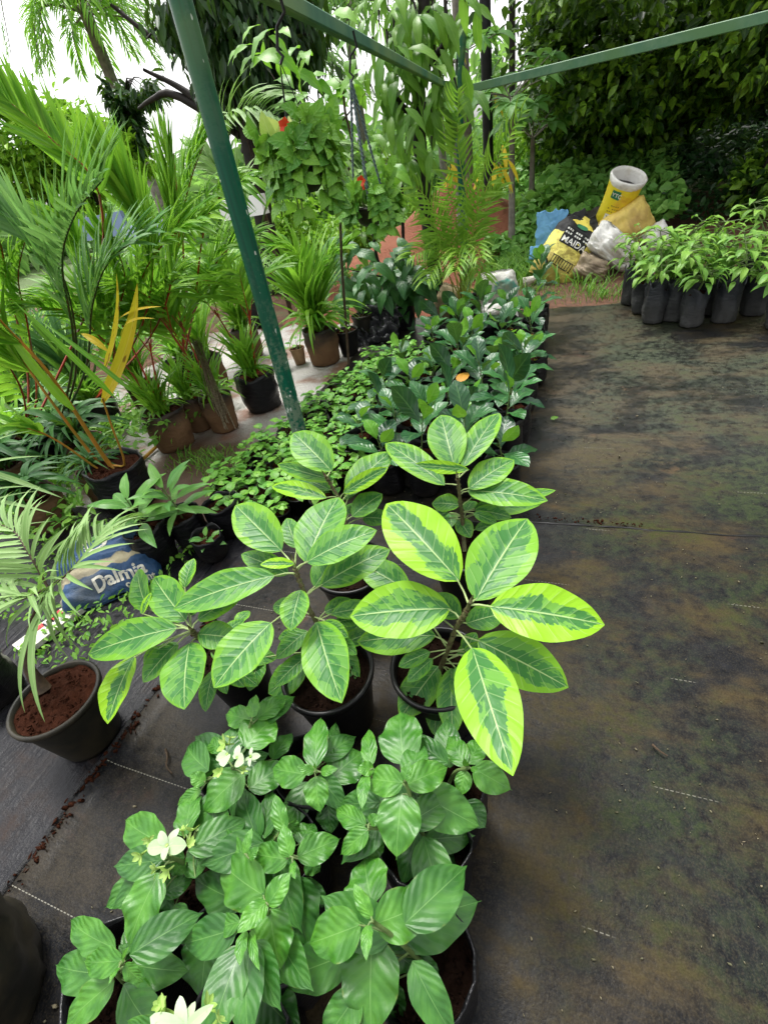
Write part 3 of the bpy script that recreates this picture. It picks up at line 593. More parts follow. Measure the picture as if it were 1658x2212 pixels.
ficus('rubber fig at the back right of the figs, crown facing the dark saplings', [(1003, 1190), (997, 1114), (993, 1083), (990, 1050), (987, 1030)], [.25, .38, .46, .53, .57], [
    ('c3', (715, 375), (638, 82), 215, dict(r=.5, dz=.08)), ('c3', (757, 372), (962, 72), 150, dict(r=.75, dz=.07)),
    ('c3', (660, 470), (333, 238), 150, dict(r=.8)), ('c3', (795, 385), (488, 358), 75, dict(r=.95, zb=.02, up=UPV)),
    ('c3', (792, 490), (1042, 330), 155, dict(r=.6)), ('c3', (785, 500), (1228, 556), 155, dict(r=.7)),
    ('c3', (822, 630), (1205, 560), 115, dict(r=.5, zb=-.02)), ('c3', (745, 580), (590, 570), 105, dict(r=.5)), ('c3', (735, 655), (805, 760), 125, dict(r=.35)), ('c3', (860, 615), (1273, 498), 80, dict(r=.6, zb=-.05)), ('c3', (690, 620), (700, 700), 80, dict(r=.15, zb=-.08))], seed=13, rs=.55)

def flower(mb, bud, c, petals, r, up=vec(0, 0, 1), star=False):
    pass
def muss(label, centres, leaves, potc=None, ztop=.45, flowers=(), pots=('bag', .1, .25), seed=1, low=3):
    """centres: named rosette centres (space, point, z); leaves: (space, foot, tip, width, level[, centre])"""
    random.seed(seed); cs = [P(*px(s, p), z) for s, p, z in centres]
    b = cs[0] if potc is None else P(*potc, .22)
    t = thing('mussaenda', label, 'potted plant', (b[0], b[1], .018), 'white flowered mussaenda plants at the front')
    kind, r, h = pots
    if kind == 'bag': bag(t, r, h, (b[0], b[1], .018), seed=seed, sm='soildark', soil=.7)
    else: pot(t, r, h, (b[0], b[1], .018))
    st, fm, tips = MB(), MB(), []
    sb = vec(b[0], b[1], .2); stems = []
    for q in cs:
        pts = spline([sb, sb+(q-sb)*.5+vec(0, 0, .04), q], 10); stems.append(pts); tube(st, pts, [.005, .0035], 7)
    for L in leaves:
        sp, bb, tt, w, lv = L[:5]; ci = L[5] if len(L) > 5 else 0; z = cs[ci][2]-.045*lv
        bp, tp = np.array(px(sp, bb)), np.array(px(sp, tt)); far = np.hypot(*(tp-bp))
        ln = far*(1.5-z)/1050
        zt = z+(.015 if lv == 0 else -.02)-.12*ln*(0 if lv == 0 else 1)
        if lv < 0: z = cs[ci][2]; zt = z+.05
        k = max(0, min(10, int(10-lv*2.2))); 
        leaf_px(fm, sp, bb, tt, w, z, zt, stems[ci][k], st, .0022, prof=pf_acum, fold=.1, droop=.08, wave=.07, quilt=.011, rnd=min(1, max(0, .85-.22*lv+random.uniform(-.15, .15))), n=22, m=5, maxr=.95)
    for i in range(low*len(cs)):
        s = random.choice(stems); k = random.randint(2, 7); a = random.random()*6.28; l = random.uniform(.1, .16)
        B = s[k]+vec(math.cos(a), math.sin(a), .1)*.025; leaf(fm, B, B+vec(math.cos(a), math.sin(a), random.uniform(-.5, .1))*l, l*.55, pf_acum, fold=.1, droop=.1, wave=.03, quilt=.02, rnd=random.random()*.25, n=14, m=4)
    st.build('stem', K['stemgreen'], t); fm.build('foliage', K['muss'], t)
    for sp, c, pet, z in flowers:               # pet: list of tip points (petals) in the photo, or a radius (a small star)
        mb = MB(); C = P(*px(sp, c), z); sm = st
        if isinstance(pet, (int, float)):
            r = pet*SP[sp][0]*mpp(C); m_ = 'bud'; tilt = unit(RNG.normal(0, .5, 3)+vec(0, 0, 1)); e = unit(np.cross(tilt, vec(1, .3, 0))); g = np.cross(tilt, e)
            for k in range(6):
                a = k*1.05+random.random()*.4; d = unit(e*math.cos(a)+g*math.sin(a)+tilt*random.uniform(.1, 1.1)); leaf(mb, C, C+d*r*random.uniform(.7, 1.15), r*.5, pf_petal, up=tilt+.01*d, fold=.3, droop=-.05, n=6, m=2)
            tube(mb, [C-tilt*r*.9, C], [.0015, .003], 6)
        else:
            for q in pet:
                zt = z+random.uniform(-.004, .014); T = P(*px(sp, q[:2]), zt); leaf(mb, C, T, np.linalg.norm(T-C)*(q[2] if len(q) > 2 else .62), pf_petal, fold=.12, droop=.1, n=10, m=3)
            m_ = 'petal'; tube(mb, [C-vec(0, 0, .02), C+vec(0, 0, .004)], [.0015, .0035], 6, mat=1)
            s = st
        mb.build('flower', [K[m_], K['bud']], t)
    return t
muss('broad leaved green plant at the bottom, nearest the right mat edge', [('c6', (935, 1165), .44)], [
    ('c6', (880, 1180), (630, 1272), 265, 1), ('c6', (945, 1180), (1217, 1070), 265, 1), ('c6', (932, 1150), (845, 978), 75, 0), ('c6', (915, 1180), (906, 1362), 58, 0),
    ('c6', (935, 1090), (898, 858), 262, 2), ('c6', (1000, 1180), (1450, 1068), 350, 3), ('c6', (935, 1230), (930, 1720), 280, 2.5), ('c6', (840, 1310), (488, 1442), 260, 3.5),
    ('c6', (1160, 1330), (1252, 1456), 95, 4.5), ('c6', (880, 1490), (690, 1760), 200, 3), ('c6', (1000, 1280), (1150, 1390), 150, 4.5), ('c6', (1010, 1450), (1075, 1640), 120, 5)], potc=(920, 2085), seed=21)
muss('large leaved green plant left of the nearest one, rosette with curled young leaves', [('c6', (440, 1090), .43), ('c6', (330, 1190), .42)], [
    ('c6', (425, 1045), (222, 885), 265, 1.5), ('c6', (440, 1090), (553, 928), 105, 0), ('c6', (436, 1072), (288, 1228), 105, 0), ('c6', (452, 1105), (505, 1402), 205, 1),
    ('c6', (560, 960), (640, 1300), 235, 3), ('c6', (330, 1080), (90, 958), 205, 3), ('c6', (310, 1165), (178, 1200), 115, .5, 1), ('c6', (330, 1212), (308, 1385), 65, 0, 1), ('c6', (360, 1205), (405, 1408), 60, 0, 1),
    ('c6', (170, 1200), (128, 1545), 235, 3), ('c6', (300, 1290), (450, 1420), 210, 4), ('c6', (190, 1570), (418, 1478), 165, 2.5), ('c6', (400, 1490), (600, 1700), 270, 4.5), ('c6', (560, 1000), (735, 1080), 160, 4)], seed=22, potc=(600, 2020))
muss('green plant in the third row with a neat pointed rosette, no flowers', [('c6', (560, 865), .43), ('c6', (340, 850), .40), ('c6', (500, 750), .36)], [
    ('c6', (540, 872), (365, 842), 155, 1), ('c6', (578, 862), (785, 773), 150, 1), ('c6', (547, 862), (513, 698), 85, 0), ('c6', (556, 885), (572, 970), 45, 0), ('c6', (590, 800), (660, 700), 130, 3),
    ('c6', (330, 862), (202, 735), 125, 1, 1), ('c6', (330, 850), (368, 716), 42, 0, 1), ('c6', (350, 870), (400, 810), 50, 0, 1), ('c6', (520, 740), (475, 560), 85, 0, 2), ('c6', (495, 745), (390, 800), 85, 1, 2), ('c6', (540, 700), (590, 740), 90, 1, 2),
    ('c6', (620, 880), (690, 930), 130, 3), ('c6', (460, 680), (430, 560), 80, 2, 2)], seed=23, potc=(600, 1850))
muss('compact green plant standing directly below the middle rubber fig', [('c6', (672, 458), .43)], [
    ('c6', (665, 440), (692, 198), 122, 1), ('c6', (622, 470), (458, 442), 160, 1), ('c6', (666, 478), (690, 655), 122, .5), ('c6', (735, 490), (895, 362), 185, 2.5), ('c6', (660, 458), (576, 430), 52, 0), ('c6', (690, 460), (775, 440), 52, 0),
    ('c6', (745, 480), (775, 565), 120, 3), ('c6', (742, 400), (762, 222), 75, 3), ('c6', (725, 600), (742, 755), 115, 4), ('c6', (675, 452), (668, 415), 30, -1), ('c6', (640, 600), (590, 640), 110, 4.5)], seed=24, potc=(680, 1670))
muss('tall glossy green plant with big pointed leaves under the front right rubber fig', [('c6', (1088, 500), .46), ('c6', (915, 460), .42), ('c6', (915, 722), .40)], [
    ('c6', (1085, 425), (1068, 168), 205, 1.5), ('c6', (1082, 510), (895, 488), 155, .7), ('c6', (1095, 518), (1295, 433), 155, .7), ('c6', (1076, 555), (1048, 875), 212, 1), ('c6', (1155, 560), (1452, 722), 225, 2.5), ('c6', (1086, 500), (1112, 405), 52, 0),
    ('c6', (975, 600), (778, 615), 150, 2.5), ('c6', (1150, 740), (1075, 1000), 135, 4), ('c6', (1370, 600), (1472, 725), 130, 4), ('c6', (1180, 750), (1332, 895), 115, 5),
    ('c6', (930, 430), (918, 252), 78, 1, 1), ('c6', (905, 470), (885, 645), 62, 0, 1), ('c6', (940, 440), (858, 448), 75, 0, 1), ('c6', (900, 480), (970, 560), 90, 2, 1),
    ('c6', (905, 710), (758, 632), 115, .5, 2), ('c6', (915, 730), (782, 852), 105, .5, 2), ('c6', (935, 745), (945, 890), 125, 1.5, 2), ('c6', (920, 700), (965, 660), 62, 0, 2)], seed=25, potc=(920, 1825))
muss('small side shoot plant with five leaves just right of the big fig leaf tip', [('c6', (1388, 440), .40)], [
    ('c6', (1376, 430), (1295, 285), 105, 1), ('c6', (1392, 422), (1445, 305), 110, 1), ('c6', (1410, 440), (1595, 545), 150, 1), ('c6', (1380, 452), (1345, 575), 85, .5), ('c6', (1382, 430), (1368, 388), 32, -1), ('c6', (1400, 440), (1452, 462), 30, 0)], seed=26, potc=(960, 1700), pots=('bag', .1, .24), low=3)
muss('white flowering plant at the left edge of the rows with a broad open bloom', [('c5', (1000, 1100), .45), ('c5', (1190, 930), .43)], [
    ('c5', (1000, 1020), (755, 870), 270, 1), ('c5', (1120, 970), (1192, 675), 170, 1.5, 1), ('c5', (965, 1190), (775, 1645), 222, 1), ('c5', (935, 1170), (632, 1405), 185, 2), ('c5', (1175, 1225), (1262, 945), 195, 2.5, 1),
    ('c5', (965, 1320), (1168, 1228), 135, 3), ('c5', (1005, 1270), (1015, 1455), 110, 4), ('c5', (1055, 1380), (1152, 1632), 185, 3.5), ('c5', (1050, 1110), (1120, 1200), 150, 2.5), ('c5', (800, 1100), (815, 1145), 120, 3)], seed=27, potc=(430, 1880),
    flowers=[('c5', (1010, 1028), [(888, 1042), (965, 938), (1082, 922, .5), (1127, 1025, .75), (990, 1116)], .475), ('c5', (1148, 945), 58, .47), ('c5', (1148, 1020), 45, .465), ('c5', (902, 988), 42, .465), ('c5', (852, 1082), 60, .46), ('c5', (942, 1165), 55, .46), ('c5', (1012, 1180), 55, .46), ('c5', (1100, 940), 45, .47)])
muss('white flowering plant farthest back of the three in bloom, by the stitched mat lines', [('c5', (1400, 560), .43), ('c6', (362, 218), .40), ('c5', (1235, 640), .38)], [
    ('c5', (1480, 440), (1662, 255), 225, 1), ('c5', (1475, 590), (1222, 830), 215, 1), ('c5', (1500, 690), (1735, 530), 185, 2), ('c5', (1340, 450), (1250, 390), 105, 1.5), ('c5', (1240, 645), (1143, 598), 105, 0, 2), ('c5', (1215, 690), (1068, 785), 85, .5, 2), ('c5', (1250, 620), (1300, 520), 70, 1, 2), ('c5', (1360, 780), (1228, 935), 125, 3.5),
    ('c6', (358, 210), (240, 185), 115, .5, 1), ('c6', (366, 202), (386, 88), 62, 0, 1), ('c6', (388, 208), (532, 108), 88, .5, 1), ('c6', (375, 225), (315, 268), 62, .5, 1), ('c6', (460, 400), (558, 272), 85, 2.5), ('c5', (1400, 800), (1500, 690), 110, 4)], seed=28, potc=(530, 1690),
    flowers=[('c5', (1372, 478), [(1302, 510, .8), (1350, 552, .8), (1340, 450, .5)], .455), ('c5', (1432, 500), [(1440, 420, .6), (1470, 530, .9), (1405, 480, .7)], .455), ('c5', (1512, 492), [(1520, 432, .45), (1572, 485, .55), (1505, 552, .4), (1470, 520, .4), (1545, 520, .35)], .455), ('c5', (1360, 418), 62, .455), ('c5', (1322, 588), 52, .45), ('c5', (1468, 572), 34, .45), ('c5', (1388, 380), 35, .46)])
muss('big round leaved green plant at the bottom left corner of the rows', [('c5', (745, 1725), .44)], [
    ('c5', (742, 1718), (508, 1725), 205, .3), ('c5', (752, 1738), (872, 1852), 115, .5), ('c5', (700, 1645), (425, 1468), 230, 2), ('c5', (650, 1800), (338, 1745), 300, 3), ('c5', (692, 1840), (395, 2110), 225, 1.5), ('c5', (790, 1740), (1152, 1782), 275, 2.5), ('c5', (830, 1870), (850, 2130), 260, 3.5), ('c5', (742, 1735), (784, 1628), 38, -1), ('c5', (722, 1758), (655, 1868), 34, 0), ('c5', (760, 1690), (830, 1540), 140, 3.5)], seed=29, potc=(262, 2120))
muss('white flowering plant cut by the bottom edge of the picture', [('c5', (1130, 2150), .45)], [
    ('c5', (1180, 2070), (1592, 1878), 180, 1.5), ('c5', (1100, 2140), (760, 2080), 170, 1.5), ('c5', (1150, 2120), (1330, 2060), 120, 1.5), ('c5', (1130, 2170), (1200, 2420), 150, 1.5), ('c5', (1100, 2160), (900, 2350), 170, 2)], seed=30,
    flowers=[('c5', (1120, 2130), [(1085, 1930, .55), (1178, 1965, .5), (905, 2060, .45), (1290, 1985, .35)], .48), ('c5', (1000, 2020), 85, .475), ('c5', (1248, 2000), 75, .475), ('c5', (960, 1990), 60, .47), ('c5', (1310, 2080), 70, .47)])
# ---------------------------------------------------------------- beds of saplings on the far mat
def jack_variant(seed, n=7, h=.2, ls=.1, tag_=False, L=None):
    random.seed(seed)
    t = thing('jackfruit_sapling', L, 'sapling', (0, 0, .02), 'dark glossy saplings in black bags')
    bag(t, .088, .24, (0, 0, .02), seed=seed)
    st, fm, ym = MB(), MB(), MB(); lean = vec(random.uniform(-.03, .03), random.uniform(-.03, .03), 0)
    pts = spline([vec(0, 0, .2), vec(0, 0, .2+h*.5)+lean*.4, vec(0, 0, .2+h)+lean], 10); tube(st, pts, [.004, .0025], 6)
    for i in range(n):
        k = min(10, int(3+7.5*i/n)); a = i*2.4+random.random()*.6; l = ls*random.uniform(.85, 1.2); e = -.1+1.5*i/n+random.uniform(-.3, .3)
        d = unit(vec(math.cos(a), math.sin(a), e)); B = pts[k]+d*.018; tube(st, [pts[k], B], .0018, 5)
        young = i >= n-(1+seed % 2)
        leaf(ym if young else fm, B, B+d*l*(.62 if young else 1), l*(.36 if young else .54), pf_obov, up=vec(0, 0, 1) if abs(e) < 1.2 else vec(0, -1, 0), fold=.2, droop=.1, wave=.05, quilt=.012, n=12, m=3)
    st.build('stem', K['stemgreen'], t); fm.build('foliage', K['jack'], t); ym.build('young_leaves', K['jackyoung'], t)
    if tag_:
        tm = MB(); c = pts[2]+vec(.02, -.05, -.02); tube(tm, [pts[4], c+vec(0, 0, .035)], .001, 4, mat=1); box(tm, c, vec(.02, 0, 0), vec(0, .001, .004), vec(0, -.01, .032)); box(tm, c+vec(0, -.0022, .006), vec(.015, 0, 0), vec(0, .0008, .003), vec(0, -.005, .018), mat=1)
        tm.build('plant_tag', [K['tagyellow'], K['tagpic']], t)
    return t
K['tagyellow'] = Mt('yellow card', .5, (.75, .68, .05)).m
K['tagpic'] = simple('printed picture on a card', (.35, .4, .32), .5, .6, 90, c2=(.05, .09, .05), bump=0)
ORD = ['first', 'second', 'third', 'fourth', 'fifth', 'sixth', 'seventh', 'eighth', 'ninth', 'tenth', 'eleventh']
protos = [jack_variant(40+i, 7+i % 3, random.uniform(.15, .27), random.uniform(.15, .185), i in (1, 3, 5)) for i in range(7)]
used = set(); cnt = 0
ys = np.arange(2.02, 4.25, .235)
for r, y in enumerate(ys):
    nc = 5 if y > 2.2 else 4
    for c in range(nc):
        x = -.26-.205*c+random.uniform(-.02, .02)+(-.03 if r % 2 else 0); yy = y+random.uniform(-.03, .03)
        if c == nc-1 and random.random() < .15: continue
        if random.random() < .06: continue
        i = random.randrange(7) if c else random.choice([1, 3, 5, 0]); o = protos[i]
        if i in used: o = copy_tree(protos[i])
        used.add(i); o.location = (x, yy, .02); o.rotation_euler.z = random.random()*6.28 if i not in (1, 3, 5) else random.uniform(-.5, .5); k = random.uniform(.78, 1.25); o.scale = (1, 1, k)
        o['label'] = 'glossy jackfruit sapling in black bag, %s row from the front, %s' % (ORD[r], 'beside the open mat' if c == 0 else '%s from the open mat' % ORD[c])
for i in range(7):
    if i not in used: protos[i].location = (-1.3, 3.9+.05*i, .02); protos[i]['label'] = 'glossy jackfruit sapling in a black bag at the back of the bed'
# the taller sapling that closes the row at the far corner
random.seed(77); t = jack_variant(91, 16, .45, .15, True, 'tallest jackfruit sapling, at the far end of the row where the mat meets the earth'); t.location = (-.29, 4.42, .02)

def seed_variant(seed, n=22, R_=.085, ls=.05):
    random.seed(seed); t = thing('seedling', None, 'seedling', (0, 0, .015), 'light green seedlings in small black pots')
    mb = MB(); lathe(mb, [(0, .002), (.045, .002), (.062, .1), (.066, .1), (.066, .106), (.058, .106), (.055, .08)], (0, 0, .015), 14); mb.build('pot', K['blackpot'], t)
    soil_disc(t, .057, .092, (0, 0, .015)); st, fm = MB(), MB()
    for s in range(3):
        a = random.random()*6.28; top = vec(math.cos(a)*.03, math.sin(a)*.03, random.uniform(.15, .21)); pts = spline([vec(0, 0, .1), top*.6+vec(0, 0, .06), top], 6); tube(st, pts, .0015, 4)
        for i in range(n//3):
            k = random.randint(1, 6); q = random.random()*6.28; d = unit(vec(math.cos(q), math.sin(q), random.uniform(-.3, .45))); B = pts[k]+d*random.uniform(.008, .035); l = ls*random.uniform(.75, 1.3)
            tube(st, [pts[k], B], .0008, 3, cap=False); leaf(fm, B, B+unit(d+vec(0, 0, -.15))*l, l*.72, pf_ovate, up=vec(0, -.1, 1), fold=.15, droop=.08, n=5, m=2)
    st.build('stem', K['stemgreen'], t); fm.build('foliage', K['seed'], t); return t
sv = [seed_variant(60+i) for i in range(6)]; used = set(); random.seed(5)
poly = [(455, 1062), (560, 1120), (700, 1060), (800, 985), (860, 905), (930, 800), (955, 745), (860, 730), (760, 790), (690, 850), (620, 890), (545, 945), (475, 1015)]
def inpoly(x, y, pl):
    c = False
    for i in range(len(pl)):
        (x0, y0), (x1, y1) = pl[i-1], pl[i]
        if (y0 > y) != (y1 > y) and x < (x1-x0)*(y-y0)/(y1-y0)+x0: c = not c
    return c
k = 0
for iy in range(30):
    for ix in range(20):
        x = -2.3+ix*.135+(.06 if iy % 2 else 0)+random.uniform(-.02, .02); y = 1.35+iy*.135+random.uniform(-.02, .02); p = proj((x, y, .17))
        if not inpoly(p[0], p[1], poly): continue
        i = random.randrange(6); o = sv[i]
        if i in used: o = copy_tree(o)
        used.add(i); o.location = (x, y, .012); o.rotation_euler.z = random.random()*6.28; s = random.uniform(.85, 1.2); o.scale = (s, s, s)
        o['label'] = 'light green seedling in a small black pot in the bed beside the green pole'; k += 1

# ---------------------------------------------------------------- the two leafy plants in black bags left of the figs
def lily(name, label, c, rot, n, ls, h, r=.1, bh=.22, cat='potted plant', seed=0, prof=pf_lance, mat='lily', wr=.3, grp=None):
    random.seed(seed); t = thing(name, label, cat, (c[0], c[1], .015), grp); bag(t, r, bh, (c[0], c[1], .015), seed=seed)
    st, fm = MB(), MB(); b = vec(c[0], c[1], bh*.75); top = b+vec(random.uniform(-.03, .03), random.uniform(-.03, .03), h); pts = spline([b, (b+top)/2+vec(.01, 0, 0), top], 8); tube(st, pts, [.005, .003], 6)
    for i in range(n):
        k = int(3+5*i/n); a = rot+i*2.4; l = ls*random.uniform(.8, 1.15); d = unit(vec(math.cos(a), math.sin(a), -.15+.9*i/n)); B = pts[k]+d*.02; tube(st, [pts[k], B], .002, 5)
        leaf(fm, B, B+d*l-vec(0, 0, l*.12), l*wr, prof, fold=.2, droop=.1, wave=.03, n=12, m=3)
    st.build('stem', K['stemgreen'], t); fm.build('foliage', K[mat], t); return t
q = P(352, 1210, 0); lily('leafy_plant', 'broad leaved plant in a black bag between the cement sack and the seedlings, left one', q, .9, 13, .2, .24, .1, .22, seed=3, grp='leafy plants in bags by the cement sack')
q = P(425, 1175, 0); lily('leafy_plant', 'narrow leaved plant in a black bag just right of the broad leaved one', q, .3, 17, .19, .24, .09, .2, seed=4, wr=.25, grp='leafy plants in bags by the cement sack')
q = P(468, 1205, 0); lily('leafy_plant', 'tiny seedling in a short black bag behind the middle fig leaf', q, .2, 8, .07, .04, .075, .14, seed=6, wr=.45, grp='leafy plants in bags by the cement sack')
q = P(505, 1150, 0); lily('leafy_plant', 'empty looking black bag with one low sprout next to the seedling bed', q, .2, 5, .05, .02, .095, .2, seed=9, wr=.45)

# ---------------------------------------------------------------- left: potted palm, cement sack, board, dark tub
q = P(125, 1512, .24); t = thing('potted_palm', 'palm with pale feathery fronds in a round black pot of red soil', 'potted palm', (q[0], q[1], .012))
pot(t, .135, .25, (q[0], q[1], .012), 'mudpot', .93)
st, fm = MB(), MB(); b = P(95, 1490, .25); crown = P(105, 1270, .62); sh = spline([b, P(60, 1430, .36), P(70, 1340, .5), crown], 12); tube(st, sh, [.026, .014, .007, .004], 9)
pr = P(55, 1210, .66)
frond(fm, st, [crown, P(150, 1235, .68), P(215, 1165, .7), P(275, 1135, .62)], 26, .19, .0125, 60, .25, (.004, .0015), .05, up=(0, -.4, 1), tipang=15)
frond(fm, st, [crown, P(60, 1190, .72), P(20, 1140, .72), P(-60, 1120, .6)], 20, .22, .015, 55, .25, (.004, .0015), .1)
frond(fm, st, [crown, P(60, 1290, .66), P(10, 1310, .6), P(-60, 1360, .5)], 16, .2, .015, 50, .3, (.004, .0015), .1)
for a, b_, w in (((100, 1290), (98, 1560), .024), ((105, 1280), (20, 1400), .022), ((110, 1280), (150, 1420), .02), ((115, 1270), (170, 1400), .018), ((95, 1270), (-20, 1270), .02), ((100, 1300), (55, 1540), .02)):
    leaf(fm, P(*a, .62), P(*b_, .42), w, pf_strap, fold=.3, droop=.12, n=12, m=2)
st.build('stem', K['stembrown'], t); fm.build('foliage', K['palmpale'], t)
q = P(10, 1505, 0); lily('weedy_pot', 'dark weedy bag at the left edge behind the round pot', q, .5, 14, .07, .06, .1, .2, seed=12, wr=.25, mat='weed')

def text_mesh(body, size, bold=.0, font=None):
    c = bpy.data.curves.new('lettering', 'FONT'); c.body = body; c.size = size; c.offset = bold*size; c.resolution_u = 3; c.align_x = 'LEFT'
    o = bpy.data.objects.new('lettering', c); COL.objects.link(o); me = bpy.data.meshes.new_from_object(o.evaluated_get(bpy.context.evaluated_depsgraph_get()))
    v = np.array([x.co[:] for x in me.vertices]).reshape(-1, 3); f = [list(p.vertices) for p in me.polygons]; bpy.data.objects.remove(o); bpy.data.meshes.remove(me); return v, f
def bvh(o, off): return BVHTree.FromPolygons([Vector(v.co)+Vector(off) for v in o.data.vertices], [list(p.vertices) for p in o.data.polygons])
def stamp(tree, items, org, ex, ey, nrm, m, parent, name='lettering', gap=.0025, sub=True):
    """lay flat shapes (x, y) onto a surface along -nrm"""
    mb = MB()
    for v, f in items:
        if sub:                                   # cut long edges so that the print follows the folds
            import bmesh
            bm = bmesh.new(); bv = [bm.verts.new(q) for q in v]
            for q in f:
                try: bm.faces.new([bv[i] for i in q])
                except ValueError: pass
            bmesh.ops.triangulate(bm, faces=bm.faces[:])
            L = (max(v[:, 0])-min(v[:, 0]))/10+1e-4
            for _ in range(3):
                es = [e for e in bm.edges if e.calc_length() > L]
                if not es or len(bm.faces) > 3000: break
                bmesh.ops.subdivide_edges(bm, edges=es, cuts=1); bmesh.ops.triangulate(bm, faces=bm.faces[:])
            v = np.array([q.co[:] for q in bm.verts]); bm.verts.index_update(); f = [[q.index for q in fc.verts] for fc in bm.faces]; bm.free()
        out = []
        for x, y, _ in v:
            p = org+ex*x+ey*y; h = tree.ray_cast(Vector(p+nrm*.3), Vector(-nrm), .8)[0]
            out.append((np.array(h) if h is not None else p)+nrm*gap)
        mb.add(out, f)
    return mb.build(name, m, parent, smooth=False)
def rect(x0, y0, x1, y1): return np.array([(x0, y0, 0), (x1, y0, 0), (x1, y1, 0), (x0, y1, 0)], float), [[0, 1, 2, 3]]
def sack_mesh(c, ex, ey, en, w, h, t, seed=0, wr=.08, taper=.1, gather=0., nu=48, nv=36, flat=3.):
    """stuffed sack: ex across, ey along its length, en its thickness (unit axes); uv.x across the front, uv.y along"""
    mb = MB(); V = []; UV = []
    for j in range(nv+1):
        s = j/nv*2-1; a = w/2*(1-taper*(s*.5+.5))*(1-.12*abs(s)**6); th = t/2*max(.02, (1-abs(s)**flat))**.5
        if gather and s > .5: g = ((s-.5)/.5)**1.5; a *= 1-gather*g; th = max(th*(1-.3*g), t*.12)
        for i in range(nu+1):
            q = 2*math.pi*(i % nu)/nu; cx = math.copysign(abs(math.cos(q))**.75, math.cos(q)); sx = math.copysign(abs(math.sin(q))**.75, math.sin(q))
            x, y, z = a*cx, s*h/2, th*sx; nn = Vector((x*5/w+seed*3.1, y*5/w, z*3/w+seed))
            k = wr*w*(mnoise.noise(nn)*.6+(.28-abs(mnoise.noise(nn*1.9+Vector((9, 0, 0)))))*.55+.18*mnoise.noise(nn*4.5))
            p = c+ex*(x+k*cx*.4)+ey*(y+k*.3)+en*(z+k*sx); V.append(p); UV.append((x/w+.5, y/h+.5))
    f = quads(nv, nu).tolist(); f += [list(range(nu))[::-1], [nv*(nu+1)+i for i in range(nu)]]
    mb.add(V, f, UV, .5); return mb
def sack(name, label, c, ex, ey, en, w, h, t, m, cat='sack', grp=None, **kw):
    th = thing(name, label, cat, c, grp); o = sack_mesh(np.asarray(c), ex, ey, en, w, h, t, **kw).build('cloth', m, th); return th, o
def m_cloth(name, a, b, stain=None, weave=240, rough=.6, pat=None):
    M = Mt(name, rough); p = M.obj(); u, v = M.uv(); n1 = M.noise(p, 7., 5, .65); n2 = M.noise(p, 2.5, 4, .6)
    c = M.mix(n1, a, b)
    if pat: c = pat(M, c, u, v, p)
    if stain: c = M.mix(M.math('MULTIPLY', M.st(n2, .5, .68), .8), c, stain)
    M.set('Base Color', c); return M.bump(M.noise(p, 22., 6, .7), .8, .012).m
# cement sack: blue front with a buff band folding over the edge
def pat_cement(M, c, u, v, p):
    n = M.noise(p, 12., 4, .65)
    vv = M.math('ADD', v, M.math('MULTIPLY', M.math('SUBTRACT', n, .5), .07)); band = M.math('MULTIPLY', M.st(vv, .36, .38), M.math('SUBTRACT', 1., M.st(vv, .5, .53)))
    end = M.math('SUBTRACT', 1., M.st(M.math('ADD', u, M.math('MULTIPLY', M.math('SUBTRACT', n, .5), .1)), .04, .07))
    return M.mix(M.math('MAXIMUM', band, M.math('MULTIPLY', end, .8)), c, M.mix(n, (.5, .44, .3), (.2, .17, .08)))
K['cement'] = m_cloth('blue cement sack', (.012, .065, .17), (.008, .04, .11), (.05, .06, .06), pat=pat_cement)
bl, br, tl = P(172, 1325, .0), P(308, 1268, .0), P(200, 1190, .12)
ex = unit(br-bl); en0 = vec(0, 0, 1); fw = np.cross(en0, ex)      # fw points away, up the picture
ey = unit(fw*.78+en0*.42); en = np.cross(ex, ey); w_ = .46; h_ = .36
cc = (bl+br)/2+ex*.0+ex*.03+ey*h_*.42+en*.0+vec(0, 0, .03)
th, so_ = sack('cement_sack', 'blue cement sack with white lettering and a dirty buff band, slumped on the left mat', cc, ex, ey, en, w_, h_, .15, K['cement'], seed=4, wr=.14, taper=.12)
tr = bvh(so_, cc); wh = K['white'] = simple('white print', (.62, .6, .52), .6, .35, 30, c2=(.42, .4, .33), bump=0)
tm = text_mesh('Dalmia', .085, .03); t2 = text_mesh('cement', .044, .025)
stamp(tr, [(tm[0]+[-.06, -.135, 0], tm[1]), (t2[0]+[.07, -.17, 0], t2[1])], cc, ex, ey, en, wh, th)
t3 = text_mesh('D', .15, .02); stamp(tr, [(t3[0][:, [1, 0, 2]]*[1, -1, 1]+[-.06, .17, 0], [q[::-1] for q in t3[1]])], cc, ex, ey, en, wh, th)
# flat board in the weeds
M_ = K['board'] = simple('whitewashed board, stained', (.62, .6, .56), .6, .3, 14, c2=(.38, .37, .3))
c4 = [P(75, 1395), P(120, 1440-70), P(165, 1318), P(118, 1300)]
bc = P(122, 1345, .03); bx = unit(P(165, 1315)-P(80, 1380)); by = np.cross(vec(0, 0, 1), bx)
t = thing('board', 'white board with red patches lying in the weeds below the cement sack', 'board', bc)
mb = MB(); box(mb, bc, bx*.17, by*.055, vec(0, 0, .012)); o = mb.build('panel', K['board'], t, smooth=False)
mb = MB(); K['redp'] = simple('faded red print', (.5, .05, .06), .6, .4, 30, bump=0)
box(mb, bc+bx*.02+by*.03+vec(0, 0, .0135), bx*.03, by*.022, vec(0, 0, .001)); box(mb, bc-bx*.07+by*.035+vec(0, 0, .0135), bx*.035, by*.014, vec(0, 0, .001)); mb.build('red_print', K['redp'], t, smooth=False)
